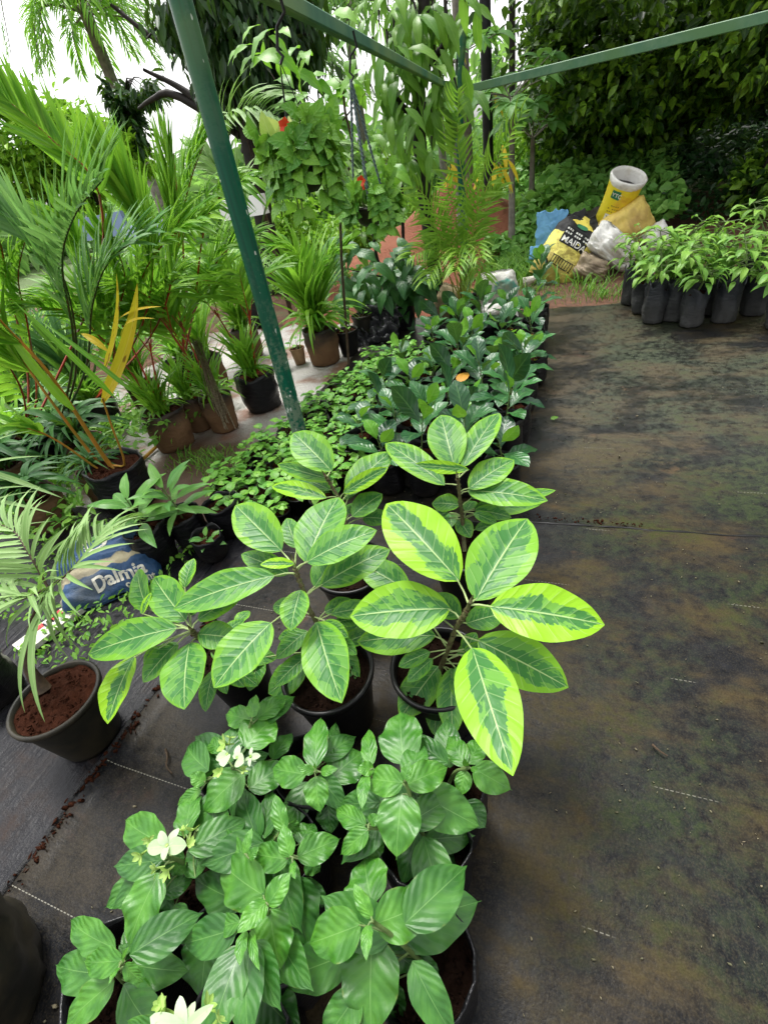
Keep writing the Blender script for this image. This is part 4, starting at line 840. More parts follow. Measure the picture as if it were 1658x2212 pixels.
mb = MB(); [box(mb, bc+bx*(-.035+.016*i)+by*.02+vec(0, 0, .0135), bx*.004, by*.02, vec(0, 0, .001)) for i in range(4)]; mb.build('black_print', K['blackpot'], t, smooth=False)
# dark tub in the corner
q = P(-45, 2190, 0)
t = thing('tub', 'big dark tub with rounded rim cut by the bottom left corner', 'tub', (q[0], q[1], .015)); bag(t, .19, .3, (q[0], q[1], .015), 'mudpot', seed=31, flop=.01, n=48)

# ---------------------------------------------------------------- grow bags with palms along the path
def strap_plant(fm, b, n, l, w, spread=.5, el=(.5, 1.5), droop=.12, prof=pf_strap):
    for i in range(n):
        a = random.random()*6.28; e = random.uniform(*el); d = unit(vec(math.cos(a)*spread, math.sin(a)*spread, e)); ll = l*random.uniform(.6, 1.1)
        B = b+vec(random.gauss(0, .02), random.gauss(0, .02), random.uniform(0, .25)*l); leaf(fm, B, B+d*ll-vec(0, 0, ll*droop), w*random.uniform(.7, 1.2), prof, fold=.25, droop=droop, n=7, m=1)
def bagpalm(label, pt, r, h, mat='palm', stem='redstem', nst=2, hs=.7, seed=0, n=40, l=.35, w=.022, bagm='bagmud', fr=2, cat='potted palm', fl=.55, name='bagged_palm'):
    random.seed(seed); q = P(*pt, 0); t = thing(name, label, cat, (q[0], q[1], 0), 'palms in mud caked grow bags'); bag(t, r, h, (q[0], q[1], 0), bagm, seed=seed, soil=.88)
    st, fm = MB(), MB(); b = vec(q[0], q[1], h*.85)
    for s in range(nst):
        a = random.random()*6.28; top = b+vec(math.cos(a)*.12, math.sin(a)*.12, hs*random.uniform(.7, 1.1)); pts = spline([b+vec(math.cos(a)*.03, math.sin(a)*.03, 0), (b+top)/2, top], 8); tube(st, pts, [.009, .005], 6)
        for k in range(fr):
            aa = random.random()*6.28; dd = vec(math.cos(aa), math.sin(aa), 0); frond(fm, st, [pts[-2], pts[-1]+dd*fl*.2+vec(0, 0, fl*.35), pts[-1]+dd*fl*.55+vec(0, 0, fl*.5)], 16, fl*.6, w*1.1, 50, .2, (.004, .0015), .2)
    strap_plant(fm, b, int(n*1.7), l*1.25, w); strap_plant(fm, b, int(n*.6), l*.8, w*1.1, 1.1, (.1, .8), .3); st.build('stems', K[stem], t); fm.build('foliage', K[mat], t); return t
bagpalm('palm tuft in the largest mud caked bag, leftmost of the bags by the path', (385, 962), .145, .3, n=46, l=.3, hs=.6, seed=51, nst=3)
bagpalm('palm in a narrow dark bag right behind the largest mud caked bag', (438, 925), .1, .28, n=26, l=.3, hs=.5, seed=52)
bagpalm('palm in a mud caked bag with a bundle of dry stalks leaning on it', (490, 925), .115, .28, n=34, l=.34, hs=.55, seed=53, fr=3)
bagpalm('leafy palm in the tall dark bag just left of the green pole', (572, 880), .15, .3, n=50, l=.34, hs=.6, seed=54, bagm='bag', nst=3, stem='redstem')
bagpalm('upright palm with stiff blades in a mud caked bag right of the green pole', (705, 782), .15, .33, n=90, l=.62, w=.032, hs=.5, seed=55, nst=2, stem='stemgreen', fr=1)
bagpalm('bushy palm standing behind the bags, half hidden by the green pole', (545, 770), .14, .3, n=40, l=.4, w=.03, hs=.5, seed=57, nst=3, fr=2, mat='palm')
mb = MB(); q0, q1 = P(495, 925, .02), P(425, 740, .75)
random.seed(4)
for i in range(26): a = q0+RNG.normal(0, .03, 3)*[1, 1, 0]; b_ = q1+RNG.normal(0, .015, 3); tube(mb, [a, (a+b_)/2+RNG.normal(0, .012, 3), b_], [.004, .002], 5)
tag(mb.build('dry_stalks', K['drystalk'] if 'drystalk' in K else simple('dry grey stalks', (.24, .2, .13), .8, .4, 60, c2=(.12, .09, .05))), 'bundle of dry grey palm stalks leaning against a mud caked bag', 'dry stalks')
def smallpot(label, pt, r, h, m, n, ls, seed, mat='seed', rimm=None):
    random.seed(seed); q = P(*pt, 0); t = thing('small_pot', label, 'small pot', (q[0], q[1], 0)); pot(t, r, h, (q[0], q[1], 0), m, .9); st, fm = MB(), MB(); b = vec(q[0], q[1], h*.9)
    for i in range(n): a = random.random()*6.28; p = b+vec(math.cos(a), math.sin(a), random.uniform(.3, 2))*random.uniform(.02, .07); tube(st, [b, p], .0015, 4); leaf(fm, p, p+unit(vec(math.cos(a), math.sin(a), .2))*ls, ls*.6, pf_ovate, n=6, m=2)
    st.build('stem', K['stemgreen'], t); fm.build('foliage', K[mat], t); return t
K['clay'] = simple('pale clay', (.36, .22, .12), .7, .3, 14)
smallpot('low black pot with a pale leafed sprout left of the stiff bladed palm', (612, 800), .075, .15, 'mudpot', 16, .05, 3)
smallpot('buff clay pot next to the stiff bladed palm bag', (650, 785), .07, .16, 'clay', 8, .06, 4)
smallpot('empty black pot with a wide rim right of the stiff bladed palm bag', (757, 765), .11, .24, 'blackpot', 4, .04, 5)
smallpot('black bucket like pot behind the wide rimmed empty pot', (790, 735), .1, .26, 'mudpot', 5, .05, 6)
# crumpled black plastic behind the seedlings
def crumple(name, label, c, ex, ey, w, h, m, seed=0, amp=.25, n=36, cat='plastic sheet', lift=None, curl=0):
    mb = MB(); V = []; en = np.cross(ex, ey)
    for i in range(n+1):
        for j in range(n+1):
            a, b = i/n-.5, j/n-.5; q = Vector((a*4+seed*5, b*4, seed)); d = amp*w*(abs(mnoise.noise(q))*.8+.35*abs(mnoise.noise(q*2.3))+.15*mnoise.noise(q*5))-curl*w*(a*a+b*b)
            V.append(np.asarray(c)+ex*(a*w+.08*w*mnoise.noise(q*1.7+Vector((3, 3, 3))))+ey*(b*h+.08*h*mnoise.noise(q*1.7+Vector((7, 1, 3))))+en*d)
    mb.add(V, quads(n, n), [(i/n, j/n) for i in range(n+1) for j in range(n+1)], .5); o = mb.build(name, m); s = o.modifiers.new('thick', 'SOLIDIFY'); s.thickness = .003
    return tag(o, label, cat)
K['plastic'] = simple('crumpled black plastic', (.02, .02, .024), .25, .5, 20, c2=(.05, .05, .055), bump=.3)
crumple('black_plastic', 'crumpled shiny black plastic heap behind the seedling bed', P(815, 712, .1), vec(1, 0, 0), unit(vec(0, .6, .5)), .5, .4, K['plastic'], 3, .5)

random.seed(61)
for lb, pt, n, l, sd in (('upright green palm with long stiff blades behind the yellow withered leaf', (335, 890), 70, .75, 61), ('upright dark green palm with stiff blades beside the red stems', (235, 905), 70, .8, 62), ('broad clump of tall palm blades at the left edge', (60, 940), 90, .85, 63), ('clump of tall palm blades between the leaning orange stems and the path', (150, 900), 70, .8, 64), ('leaning blades of a palm just behind the mud caked bags', (470, 830), 60, .7, 65)):
    random.seed(sd); q = P(*pt, 0); t = thing('bagged_palm', lb, 'potted palm', (q[0], q[1], 0), 'tall bladed palms by the path'); bag(t, .12, .28, (q[0], q[1], 0), 'bagmud', seed=sd); fm = MB(); strap_plant(fm, vec(q[0], q[1], .22), n, l, .036, .5, (.5, 1.5), .12); fm.build('foliage', K['palm' if sd % 2 else 'palmdark'], t)
# ---------------------------------------------------------------- big palms at the left
def pxline(pts): return [D(x, y, yy) for x, y, yy in pts]
def palm(name, label, base, fronds, mat, stem, seed=0, bagr=.16, extra=0, cat='palm', grp=None, tops=None):
    """fronds: (photo points with depth, leaflets, leaflet length, width, angle, tip angle, droop, stem radius)"""
    random.seed(seed); t = thing(name, label, cat, (base[0], base[1], 0), grp); bag(t, bagr, .3, (base[0], base[1], 0), 'bag', seed=seed, soil=.9)
    st, fm = MB(), MB(); b = vec(base[0], base[1], .26)
    for F in fronds:
        pts = pxline(F[0]); o = F[1]; pts = ([b] if o.get('root', 1) else [])+pts
        frond(fm, st, pts, o.get('n', 30), o.get('ll', .4), o.get('w', .02), o.get('ang', 45), o.get('dr', .2), (o.get('r', .009), .002), o.get('start', .35), up=o.get('up', (0, -.5, .8)), tipang=o.get('tip', 18), vee=o.get('vee', .2), jit=.07, n=6)
    if extra: strap_plant(fm, b, extra, .4, .028, .8, (.2, 1.3), .2)
    for L in (tops or []): leaf(fm, D(*L[0]), D(*L[1]), L[2], pf_strap, up=L[3] if len(L) > 3 else None, fold=.25, droop=.06, n=14, m=2)
    st.build('stems', K[stem], t); fm.build('foliage', K[mat], t); return t
b1 = P(292, 1085, 0)
t = palm('palm', 'palm with thick orange stems leaning left from a black bag', b1, [
    ([(225, 985, 1.7), (110, 810, 1.62), (0, 690, 1.55), (-60, 600, 1.5)], dict(n=26, ll=.5, w=.03, r=.017, start=.62, ang=35)),
    ([(215, 1000, 1.75), (100, 850, 1.7), (30, 740, 1.7), (-40, 560, 1.7)], dict(n=26, ll=.5, w=.035, r=.013, start=.6, ang=30)),
    ([(225, 1020, 1.7), (130, 955, 1.6), (60, 925, 1.5), (-30, 920, 1.45)], dict(n=12, ll=.22, w=.03, r=.009, start=.6, ang=25, dr=.3))], 'palm', 'orangestem', 71, tops=[
    ((160, 885, 1.62), (0, 690, 1.6), .05), ((245, 855, 1.6), (30, 650, 1.5), .028), ((285, 845, 1.6), (85, 690, 1.6), .022)])
mb = MB(); st = MB()                    # the withered yellow leaf of the same palm
yp = spline([vec(b1[0], b1[1], .28), D(270, 1000, 1.72), D(240, 915, 1.72), D(222, 860, 1.72)], 10); tube(st, yp, [.007, .005], 6)
leaf(mb, D(222, 870, 1.72), D(297, 612, 1.72), .06, pf_strap, up=vec(.3, -1, .1), fold=.5, droop=-.1, wave=.03, n=18, m=3, rnd=.35); leaf(mb, D(226, 800, 1.73), D(252, 590, 1.76), .036, pf_strap, up=vec(-.4, -1, .1), fold=.6, droop=-.07, wave=.04, n=14, m=3, rnd=.9)
leaf(mb, D(262, 730, 1.75), D(335, 688, 1.75), .025, pf_lance, fold=.3, droop=.15, rnd=.1); leaf(mb, D(255, 690, 1.78), D(350, 662, 1.8), .022, pf_lance, fold=.3, rnd=.1); leaf(mb, D(235, 760, 1.78), D(175, 720, 1.8), .035, pf_lance, fold=.3, droop=.15, rnd=.2)
o = mb.build('withered_leaf', K['yellow'], t); o['label'] = 'yellow and brown withered leaf'; st.build('stems', K['orangestem'], t)
b2 = P(170, 985, 0)
palm('palm', 'dark palm with broad bluish fan of leaflets arching left over a red stem', b2, [
    ([(160, 760, 2.0), (135, 580, 1.95), (160, 470, 1.9), (225, 385, 1.85)], dict(n=36, ll=.5, w=.022, r=.009, start=.38, ang=50, tip=25, dr=.06)),
    ([(165, 800, 2.1), (150, 640, 2.1), (90, 520, 2.05), (-30, 430, 2.0)], dict(n=32, ll=.46, w=.024, start=.4, ang=46, dr=.06)),
    ([(185, 800, 2.1), (200, 660, 2.15), (240, 560, 2.2), (330, 500, 2.2)], dict(n=28, ll=.4, w=.026, start=.4, ang=42, dr=.06))], 'palmblue', 'palmstem', 72, extra=40)
b3 = P(105, 1010, 0)
palm('palm', 'tall palm at the far left whose long frond slants up to the open sky', b3, [
    ([(200, 640, 2.3), (215, 420, 2.2), (110, 300, 2.1), (-20, 185, 2.0)], dict(n=26, ll=.26, w=.024, start=.5, ang=50, tip=30, dr=-.05, up=(.4, -.5, .8))),
    ([(60, 800, 2.2), (20, 620, 2.1), (0, 520, 2.0), (-40, 440, 1.9)], dict(n=26, ll=.32, w=.035, start=.4, ang=40, dr=.3)),
    ([(80, 850, 2.2), (60, 700, 2.1), (40, 600, 2.1), (60, 500, 2.1)], dict(n=26, ll=.3, w=.032, start=.35, ang=40, dr=.2)),
    ([(50, 850, 2.0), (0, 760, 1.9), (-50, 700, 1.85)], dict(n=16, ll=.4, w=.05, start=.3, ang=45, dr=.4))], 'palm', 'redstem', 73, extra=50)
b4 = P(235, 930, 0)
palm('palm', 'bright green palm with stiff upright leaflets left of the green pole, red stem', b4, [
    ([(300, 720, 2.5), (330, 560, 2.5), (300, 460, 2.5), (230, 340, 2.5)], dict(n=40, ll=.46, w=.026, start=.4, ang=38, tip=12, dr=.0)),
    ([(330, 720, 2.6), (380, 560, 2.6), (385, 460, 2.6), (375, 330, 2.6)], dict(n=40, ll=.44, w=.028, start=.35, ang=35, tip=12, dr=.05)),
    ([(280, 760, 2.5), (300, 620, 2.45), (360, 520, 2.4), (450, 470, 2.35)], dict(n=32, ll=.4, w=.024, start=.4, ang=45, dr=.15)),
    ([(250, 800, 2.5), (220, 650, 2.5), (190, 540, 2.5), (130, 460, 2.5)], dict(n=32, ll=.42, w=.03, start=.4, ang=45, dr=.2)),
    ([(240, 820, 2.45), (250, 700, 2.4), (270, 600, 2.4), (240, 500, 2.4)], dict(n=24, ll=.45, w=.04, start=.35, ang=40, dr=.15))], 'palm', 'redstem', 74, extra=50)
b5 = P(420, 840, 0)
palm('palm', 'fountain like palm rising between the mud caked bags and the green pole', b5, [
    ([(400, 640, 3.0), (395, 480, 3.0), (415, 380, 3.0), (450, 290, 3.0)], dict(n=34, ll=.36, w=.028, start=.4, ang=40, tip=15, dr=.15)),
    ([(420, 660, 3.0), (440, 500, 3.0), (480, 420, 3.0), (550, 390, 3.0)], dict(n=32, ll=.36, w=.026, start=.4, ang=50, dr=.45)),
    ([(390, 680, 3.0), (350, 560, 3.0), (330, 460, 3.0), (270, 390, 3.0)], dict(n=30, ll=.4, w=.028, start=.4, ang=45, dr=.25)),
    ([(415, 690, 3.1), (450, 600, 3.1), (490, 540, 3.1), (545, 520, 3.1)], dict(n=28, ll=.4, w=.024, start=.35, ang=42, dr=.15))], 'palm', 'redstem', 75, extra=60)
b6 = P(560, 700, 0)
palm('palm', 'palm behind the green pole with pale drooping fronds crossing the vine draped tree', b6, [
    ([(540, 520, 3.6), (500, 380, 3.5), (500, 270, 3.4), (560, 240, 3.3), (640, 280, 3.2)], dict(n=34, ll=.4, w=.018, start=.45, ang=55, dr=.3)),
    ([(560, 520, 3.7), (590, 400, 3.7), (640, 330, 3.7), (720, 330, 3.7)], dict(n=26, ll=.5, w=.022, start=.45, ang=50, dr=.4)),
    ([(545, 540, 3.6), (520, 420, 3.6), (470, 360, 3.6), (420, 330, 3.6)], dict(n=26, ll=.35, w=.026, start=.4, ang=45, dr=.3))], 'palmpale', 'stemgreen', 76, extra=10)
# dark low palms under the big ones, and a near one whose pale blades enter from the left edge
def lowpalm(label, pt, seed, mat='palmdark', n=50, l=.46, w=.045, z0=.2, el=(.15, .9), sp=1.): 
    random.seed(seed); q = P(*pt, 0); t = thing('low_palm', label, 'palm', (q[0], q[1], 0), 'low palms under the tall ones'); bag(t, .13, .24, (q[0], q[1], 0), 'bagmud', seed=seed)
    fm = MB(); strap_plant(fm, vec(q[0], q[1], z0), n, l, w, sp, el, .3); fm.build('foliage', K[mat], t)
lowpalm('low dark palm under the orange stems, nearest the gravel', (215, 1010), 81)
lowpalm('low dark palm under the orange stems, nearest the left edge', (60, 1060), 82, n=50)
lowpalm('low dark palm between the red stemmed palms', (130, 940), 83)
lowpalm('low dark palm just behind the black bags of leafy plants', (250, 1075), 84, l=.3, n=36, w=.02)
lowpalm('low dark palm behind the cement sack', (120, 1130), 85, n=50, l=.34)
b7 = P(-120, 1330, 0); random.seed(9)
t = palm('palm', 'palm standing left of the picture whose pale narrow blades reach in', b7, [], 'palmpale', 'stemgreen', 77, tops=[((-60, 1080, 1.2), (80, 1050, 1.2), .014), ((-60, 1020, 1.25), (95, 985, 1.3), .016), ((-60, 990, 1.25), (70, 930, 1.3), .014), ((-60, 1180, 1.1), (115, 1125, 1.15), .014), ((-60, 1110, 1.15), (85, 1060, 1.2), .012), ((-40, 1240, 1.0), (60, 1200, 1.05), .016), ((-60, 1010, 1.25), (135, 1075, 1.25), .03), ((-50, 1080, 1.2), (120, 1110, 1.15), .02), ((-60, 900, 1.3), (30, 1120, 1.25), .05)])

# ---------------------------------------------------------------- hanging baskets under the long beam
def beam_at(x):                    # the beam's underside at photo column x
    lo, hi = -1.6, 8
    for _ in range(40):
        m = (lo+hi)/2; p = A0+dA*m
        if proj(p)[0] < x: lo = m
        else: hi = m
    return A0+dA*lo-vec(0, 0, .034)
def basket(label, colx, drop, r, h, seed, nleaf, ls, ropem, ropes, pale=0, red=0, trail=.25):
    random.seed(seed); top = beam_at(colx); c = top-vec(0, 0, drop); t = thing('hanging_basket', label, 'hanging basket', c, 'hanging baskets under the long beam')
    mb = MB(); pr = [(.0, -h), (r*.5, -h*.98), (r*.8, -h*.7), (r*.96, -h*.2), (r, -.004), (r*1.06, 0), (r*1.06, .008), (r*.98, .008), (r*.9, -h*.2), (0, -h*.15)]; lathe(mb, pr, c, 24); mb.build('bowl', K['mudpot'], t)
    mb = MB(); ap = top-vec(0, 0, .09); tube(mb, [top+vec(.035, 0, .03), top+vec(.04, 0, -.01), top+vec(.012, 0, -.03), ap+vec(0, 0, .02), ap+vec(.012, 0, .006), ap+vec(0, 0, -.006)], .004, 6); mb.build('hook', K['barkblack'], t)
    for k in range(ropes):
        a = k*2*math.pi/ropes+.4; e = c+vec(r*math.cos(a), r*math.sin(a), .004); mb = MB()
        if ropem == 'wire': tube(mb, [ap, e], .0014, 5)
        else:
            pts = [ap+(e-ap)*i/90 for i in range(91)]
            for s in (0, 3.14): tube(mb, [p+vec(math.cos(i*.9+s), math.sin(i*.9+s), 0)*.003 for i, p in enumerate(pts)], .0028, 5)
        mb.build('rope', K['wire'] if ropem == 'wire' else K['rope'], t)
    fm, st, pm = MB(), MB(), MB()
    for i in range(int(nleaf/5)):
        a = random.random()*6.28; d = vec(math.cos(a), math.sin(a), 0); up_ = random.random() < .2
        p1 = c+d*r*random.uniform(.2, .7)+vec(0, 0, .01); p2 = c+d*r*random.uniform(1.05, 1.35)+vec(0, 0, random.uniform(.0, .08)); p3 = p2+d*r*.3+vec(0, 0, .07 if up_ else -random.uniform(.25, 1)*trail)
        pts = spline([p1, p2, p3], 10); tube(st, pts, .002, 4)
        for k in range(3, 11, 2):
            for s in (-1, 1):
                q = pts[k]; tg = unit(pts[min(k+1, 10)]-pts[k-1]); sd = unit(np.cross(tg, d+.01)); dd = unit(sd*s*.8+tg*.5+d*.45+RNG.normal(0, .2, 3)); l = ls*random.uniform(.7, 1.2)
                leaf(fm, q, q+dd*l, l*.58, pf_lance, up=d+vec(0, 0, .4), fold=.12, droop=.14, quilt=.02, n=9, m=2)
    for i in range(pale):
        q = c+vec(-r*random.uniform(.3, 1.2), random.uniform(-.5, .5)*r, random.uniform(.02, .08)); d = unit(RNG.normal(0, .5, 3)+vec(-.3, -.3, .9)); leaf(pm, q, q+d*ls*random.uniform(1, 1.4), ls*.75, pf_ovate, up=vec(0, -1, .4), fold=.2, n=8, m=2)
    st.build('stems', K['stemgreen'], t); fm.build('foliage', K['hoya'], t)
    if pale: pm.build('pale_leaves', K['hoyapale'], t)
    for i in range(red):
        mb = MB(); q = c+vec(.0+.03*i, -r*.7, .1-.03*i)
        for k in range(5): a = k*1.26; leaf(mb, q, q+vec(math.cos(a)*.02, -.01, math.sin(a)*.02), .02, pf_petal, up=vec(0, -1, 0), n=4, m=1)
        tube(mb, [q, q+vec(0, .01, -.03)], [.006, .004], 6); mb.build('flower', K['red'], t)
    return t
K['wire'] = Mt('dark wire', .4, (.02, .02, .02), metal=.6).m
K['rope'] = simple('blue grey twisted rope', (.12, .17, .17), .8, .4, 120, c2=(.05, .08, .08), bump=0)
basket('hanging basket on thin wires, with cream leaves and a red flower', 572, .32, .06, .055, 101, 190, .062, 'wire', 3, 18, 1, .15)
basket('hanging basket on thick blue grey ropes, fully green', 742, .49, .068, .06, 102, 190, .06, 'rope', 4, 0, 1, .12)

# ---------------------------------------------------------------- trees and palms in the middle
def drooptree(name, label, trunk, r, leaves, mat, bark='stembrown', bags=None, cat='tree', ls=.14, wr=.36, spread=.12, seed=0, hang=.8, grp=None, prof=pf_lance):
    """trunk: list of branches, each photo points with depth; leaves: (photo x, y, depth, spread px, how many)"""
    random.seed(seed); b = D(*trunk[0][0]); b = vec(b[0], b[1], 0); t = thing(name, label, cat, b, grp)
    if bags: bag(t, bags[0], bags[1], (b[0], b[1], 0), 'bag', seed=seed)
    st, fm = MB(), MB()
    for i, br in enumerate(trunk): q = pxline(br); q = ([b]+q[1:]) if i == 0 else q; tube(st, spline(q, 16), [r if i == 0 else r*.45, r*.6 if i == 0 else r*.15], 9)
    for x, y, yy, s, n in leaves:
        for k in range(n):
            B = D(x+random.gauss(0, s), y+random.gauss(0, s), yy+random.gauss(0, spread)); a = random.random()*6.28; d = unit(vec(math.cos(a), math.sin(a)-.2, -hang*random.uniform(.3, 1.8))); l = ls*random.uniform(.7, 1.2)
            if random.random() < .35: tube(st, [B-d*.06+vec(0, 0, .04), B], [r*.12, .002], 4, cap=False)
            leaf(fm, B, B+d*l, l*wr, prof, up=vec(d[0]*.6, -.6, .6), fold=.15, droop=.14, wave=.06, n=8, m=2)
    st.build('trunk', K[bark], t); fm.build('crown', K[mat], t); return t
drooptree('tree', 'black wet trunk with long hanging leaves high up, behind the areca palm', [[(945, 690, 5.1), (940, 600, 5.1), (920, 450, 5.1), (905, 300, 5.1), (903, 200, 5.1), (915, 0, 5.1), (920, -150, 5.1)], [(905, 200, 5.1), (860, 120, 5.), (850, 20, 5.)], [(910, 150, 5.1), (960, 90, 5.1), (960, -20, 5.1)], [(905, 260, 5.1), (870, 230, 5.), (845, 190, 4.9)]], .075, [
    (880, 70, 5.0, 38, 36), (850, 150, 4.9, 32, 28), (930, 130, 5.1, 34, 26), (870, 250, 4.9, 32, 24), (925, 260, 5.1, 30, 20), (835, 20, 5.0, 36, 22), (955, 30, 5.2, 34, 22), (890, 345, 4.9, 24, 16), (960, 200, 5.2, 20, 14), (905, 180, 5., 46, 16)], 'mango', 'bark', ls=.27, wr=.27, hang=1.6, seed=111)
drooptree('young_tree', 'thin stemmed young tree with drooping dark leaves, in a pot behind the seedlings', [[(866, 700, 4.9), (858, 650, 4.9), (835, 600, 4.85), (815, 560, 4.85), (805, 500, 4.85)], [(835, 600, 4.85), (790, 590, 4.8), (745, 580, 4.8)], [(858, 650, 4.9), (890, 600, 4.9), (910, 560, 4.9)], [(815, 560, 4.85), (780, 545, 4.8)]], .022, [
    (765, 600, 4.8, 22, 20), (830, 560, 4.85, 30, 22), (880, 580, 4.9, 24, 22), (850, 630, 4.85, 26, 26), (905, 600, 4.9, 16, 12), (800, 645, 4.8, 28, 12), (865, 665, 4.9, 18, 14), (740, 650, 4.7, 16, 8), (750, 540, 4.8, 20, 8)], 'cacao', 'bark', bags=(.16, .25), ls=.27, wr=.4, hang=1., seed=112)
drooptree('young_tree', 'slender young tree with sparse bright toothed leaves behind the first hanging basket', [[(722, 640, 3.9), (735, 480, 3.9), (760, 330, 3.9), (745, 240, 3.9), (740, 170, 3.9)], [(735, 300, 3.9), (690, 230, 3.9), (655, 200, 3.9)], [(740, 260, 3.9), (790, 200, 3.9)], [(735, 420, 3.9), (690, 330, 3.9)]], .012, [
    (585, 90, 3.2, 22, 7), (640, 130, 3.3, 26, 9), (560, 110, 3.1, 14, 4), (690, 190, 3.9, 30, 9), (760, 190, 3.9, 26, 8), (700, 270, 3.9, 28, 8), (740, 350, 3.9, 28, 8), (640, 260, 3.8, 24, 6), (800, 330, 3.9, 26, 8), (830, 390, 3.9, 24, 8), (740, 60, 3.9, 24, 4)], 'bright', 'stembrown', ls=.19, wr=.42, hang=.5, seed=113)
drooptree('young_tree', 'thin straight sapling trunk with few leaves left of the black trunk', [[(872, 640, 5.6), (870, 500, 5.6), (868, 400, 5.6), (875, 330, 5.6), (880, 280, 5.6)], [(868, 400, 5.6), (830, 330, 5.6)]], .02, [(820, 420, 5.5, 30, 16), (850, 330, 5.5, 24, 12), (800, 480, 5.5, 26, 12)], 'mango', 'bark', ls=.25, wr=.36, hang=.7, seed=114)
# areca palm in the mat corner
random.seed(115); q = P(1005, 700, 0); t = thing('areca_palm', 'feathery areca palm with many thin yellow stems beside the white sack', 'palm', (q[0], q[1], 0)); bag(t, .16, .26, (q[0], q[1], 0), 'bag', seed=7)
st, fm = MB(), MB(); b = vec(q[0], q[1], .22)
for tipx, tipy, mx, my, dy in ((830, 340, 930, 440, 4.7), (1130, 240, 1060, 380, 4.6), (990, 190, 990, 330, 4.6), (870, 440, 920, 470, 4.4), (1050, 330, 1030, 450, 4.4), (920, 610, 950, 560, 4.2), (960, 380, 985, 480, 4.4), (880, 560, 930, 540, 4.3), (1040, 560, 1020, 530, 4.1), (985, 590, 995, 540, 4.), (1080, 400, 1040, 470, 4.9), (935, 520, 960, 520, 4.8), (1050, 610, 1030, 570, 4.2)):
    s0 = b+vec(random.gauss(0, .05), random.gauss(0, .05), 0); m = D(mx, my, q[1]+(dy-q[1])*.5); tp = D(tipx, tipy, dy); s1 = s0+(m-s0)*.45+vec(random.gauss(0, .03), 0, .06)
    frond(fm, st, [s0, s1, m, tp], 22, .3, .018, 55, .3, (.007, .002), .42, up=(0, -.6, .6), tipang=25, n=4)
st.build('stems', K['yellowstem'], t); fm.build('foliage', K['areca'], t)

# ---------------------------------------------------------------- sacks by the areca palm and the rubbish heap
K['whitesack'] = m_cloth('off white woven sack', (.85, .84, .8), (.74, .72, .68), (.4, .33, .25))
def pat_green(M, c, u, v, p): return M.mix(M.math('MULTIPLY', M.st(M.noise(p, 4., 3), .52, .6), M.math('MULTIPLY', M.st(v, .45, .55), M.math('SUBTRACT', 1., M.st(v, .8, .9)))), c, (.05, .32, .25))
K['greensack'] = m_cloth('white sack with a green print', (.62, .62, .57), (.45, .44, .39), (.25, .2, .12), pat=pat_green)
Xv, Yv, Zv = vec(1, 0, 0), vec(0, 1, 0), vec(0, 0, 1)
def sacked(label, bot, top, yy, wpx, tk, m, **kw):
    B, T = D(*bot, yy), D(*top, yy+kw.pop('lean', 0)); ey = unit(T-B); en = unit(np.cross(unit(np.cross(ey, Yv)), ey)); en = en if en[1] < 0 else -en; ex = np.cross(ey, en); c = (B+T)/2; w = wpx*mpp(c)
    return sack('sack', label, c, ex, ey, en, w, np.linalg.norm(T-B), tk, m, **kw)+(c, ex, ey, en, w)
sacked('white sack with a green print slumped behind the areca palm', (1078, 668), (1072, 585), 5.15, 92, .3, K['greensack'], seed=2, wr=.1, taper=.25)
sacked('dirty folded white sack lying below the green printed one', (1080, 700), (1070, 650), 4.95, 80, .25, K['whitesack'], seed=5, wr=.12, taper=.1)
sacked('tall buff sack standing between the black trunk and the areca palm', (955, 690), (975, 615), 5.0, 62, .22, K['buff'] if 'buff' in K else m_cloth('buff sack', (.45, .36, .2), (.3, .22, .12), (.15, .1, .06)), seed=6, wr=.08, taper=.35)
# flour sack: yellow with a black top, MAIDA in white on a black panel
def pat_maida(M, c, u, v, p):
    n = M.noise(p, 9., 4, .6); vv = M.math('ADD', v, M.math('MULTIPLY', M.math('SUBTRACT', n, .5), .06))
    dirt = M.math('MULTIPLY', M.st(M.math('ADD', M.noise(p, 16., 4, .7), M.math('MULTIPLY', v, -.5)), .2, .42), .7); c = M.mix(dirt, c, (.24, .15, .03))
    return M.mix(M.st(vv, .66, .68), c, (.012, .012, .014))
K['maida'] = m_cloth('yellow flour sack with a black top', (.9, .86, .26), (.85, .72, .08), pat=pat_maida)
th, o, c, ex, ey, en, w = sacked('yellow flour sack with black top and the word MAIDA, leaning on the rubbish heap', (1180, 612), (1262, 478), 6.2, 104, .34, K['maida'], seed=3, wr=.07, taper=.12, lean=.35, gather=.35)
tr = bvh(o, c); H = np.linalg.norm(D(1262, 478, 6.55)-D(1180, 612, 6.2)); K['whitep'] = Mt('white print', .6, (.75, .75, .7)).m; K['yprint'] = Mt('yellow print', .6, (.7, .6, .1)).m
k = w
stamp(tr, [rect(-.27*k, .02*k, .27*k, .36*k)], c, ex, ey, en, K['blackpot'], th, 'black_panel', gap=.004)
tm = text_mesh('MAIDA', .17*k, .012); stamp(tr, [(tm[0]+[-.25*k, .05*k, 0], tm[1])], c, ex, ey, en, K['whitep'], th, gap=.008)
stamp(tr, [rect(-.25*k+.05*k*i, y*k, -.25*k+.05*k*i+.034*k, (y+.035)*k) for y in (.22, .285) for i in range(10) if i % 4 != 3], c, ex, ey, en, K['whitep'], th, 'small_print', gap=.008)
stamp(tr, [rect(-.22*k+.055*k*i, (-.38)*k, -.205*k+.055*k*i, (-.22)*k) for i in range(9)]+[rect(-.23*k, -.23*k, .27*k, -.215*k), rect(-.23*k, -.385*k, .27*k, -.37*k)], c, ex, ey, en, K['blackpot'], th, 'black_print', gap=.004)
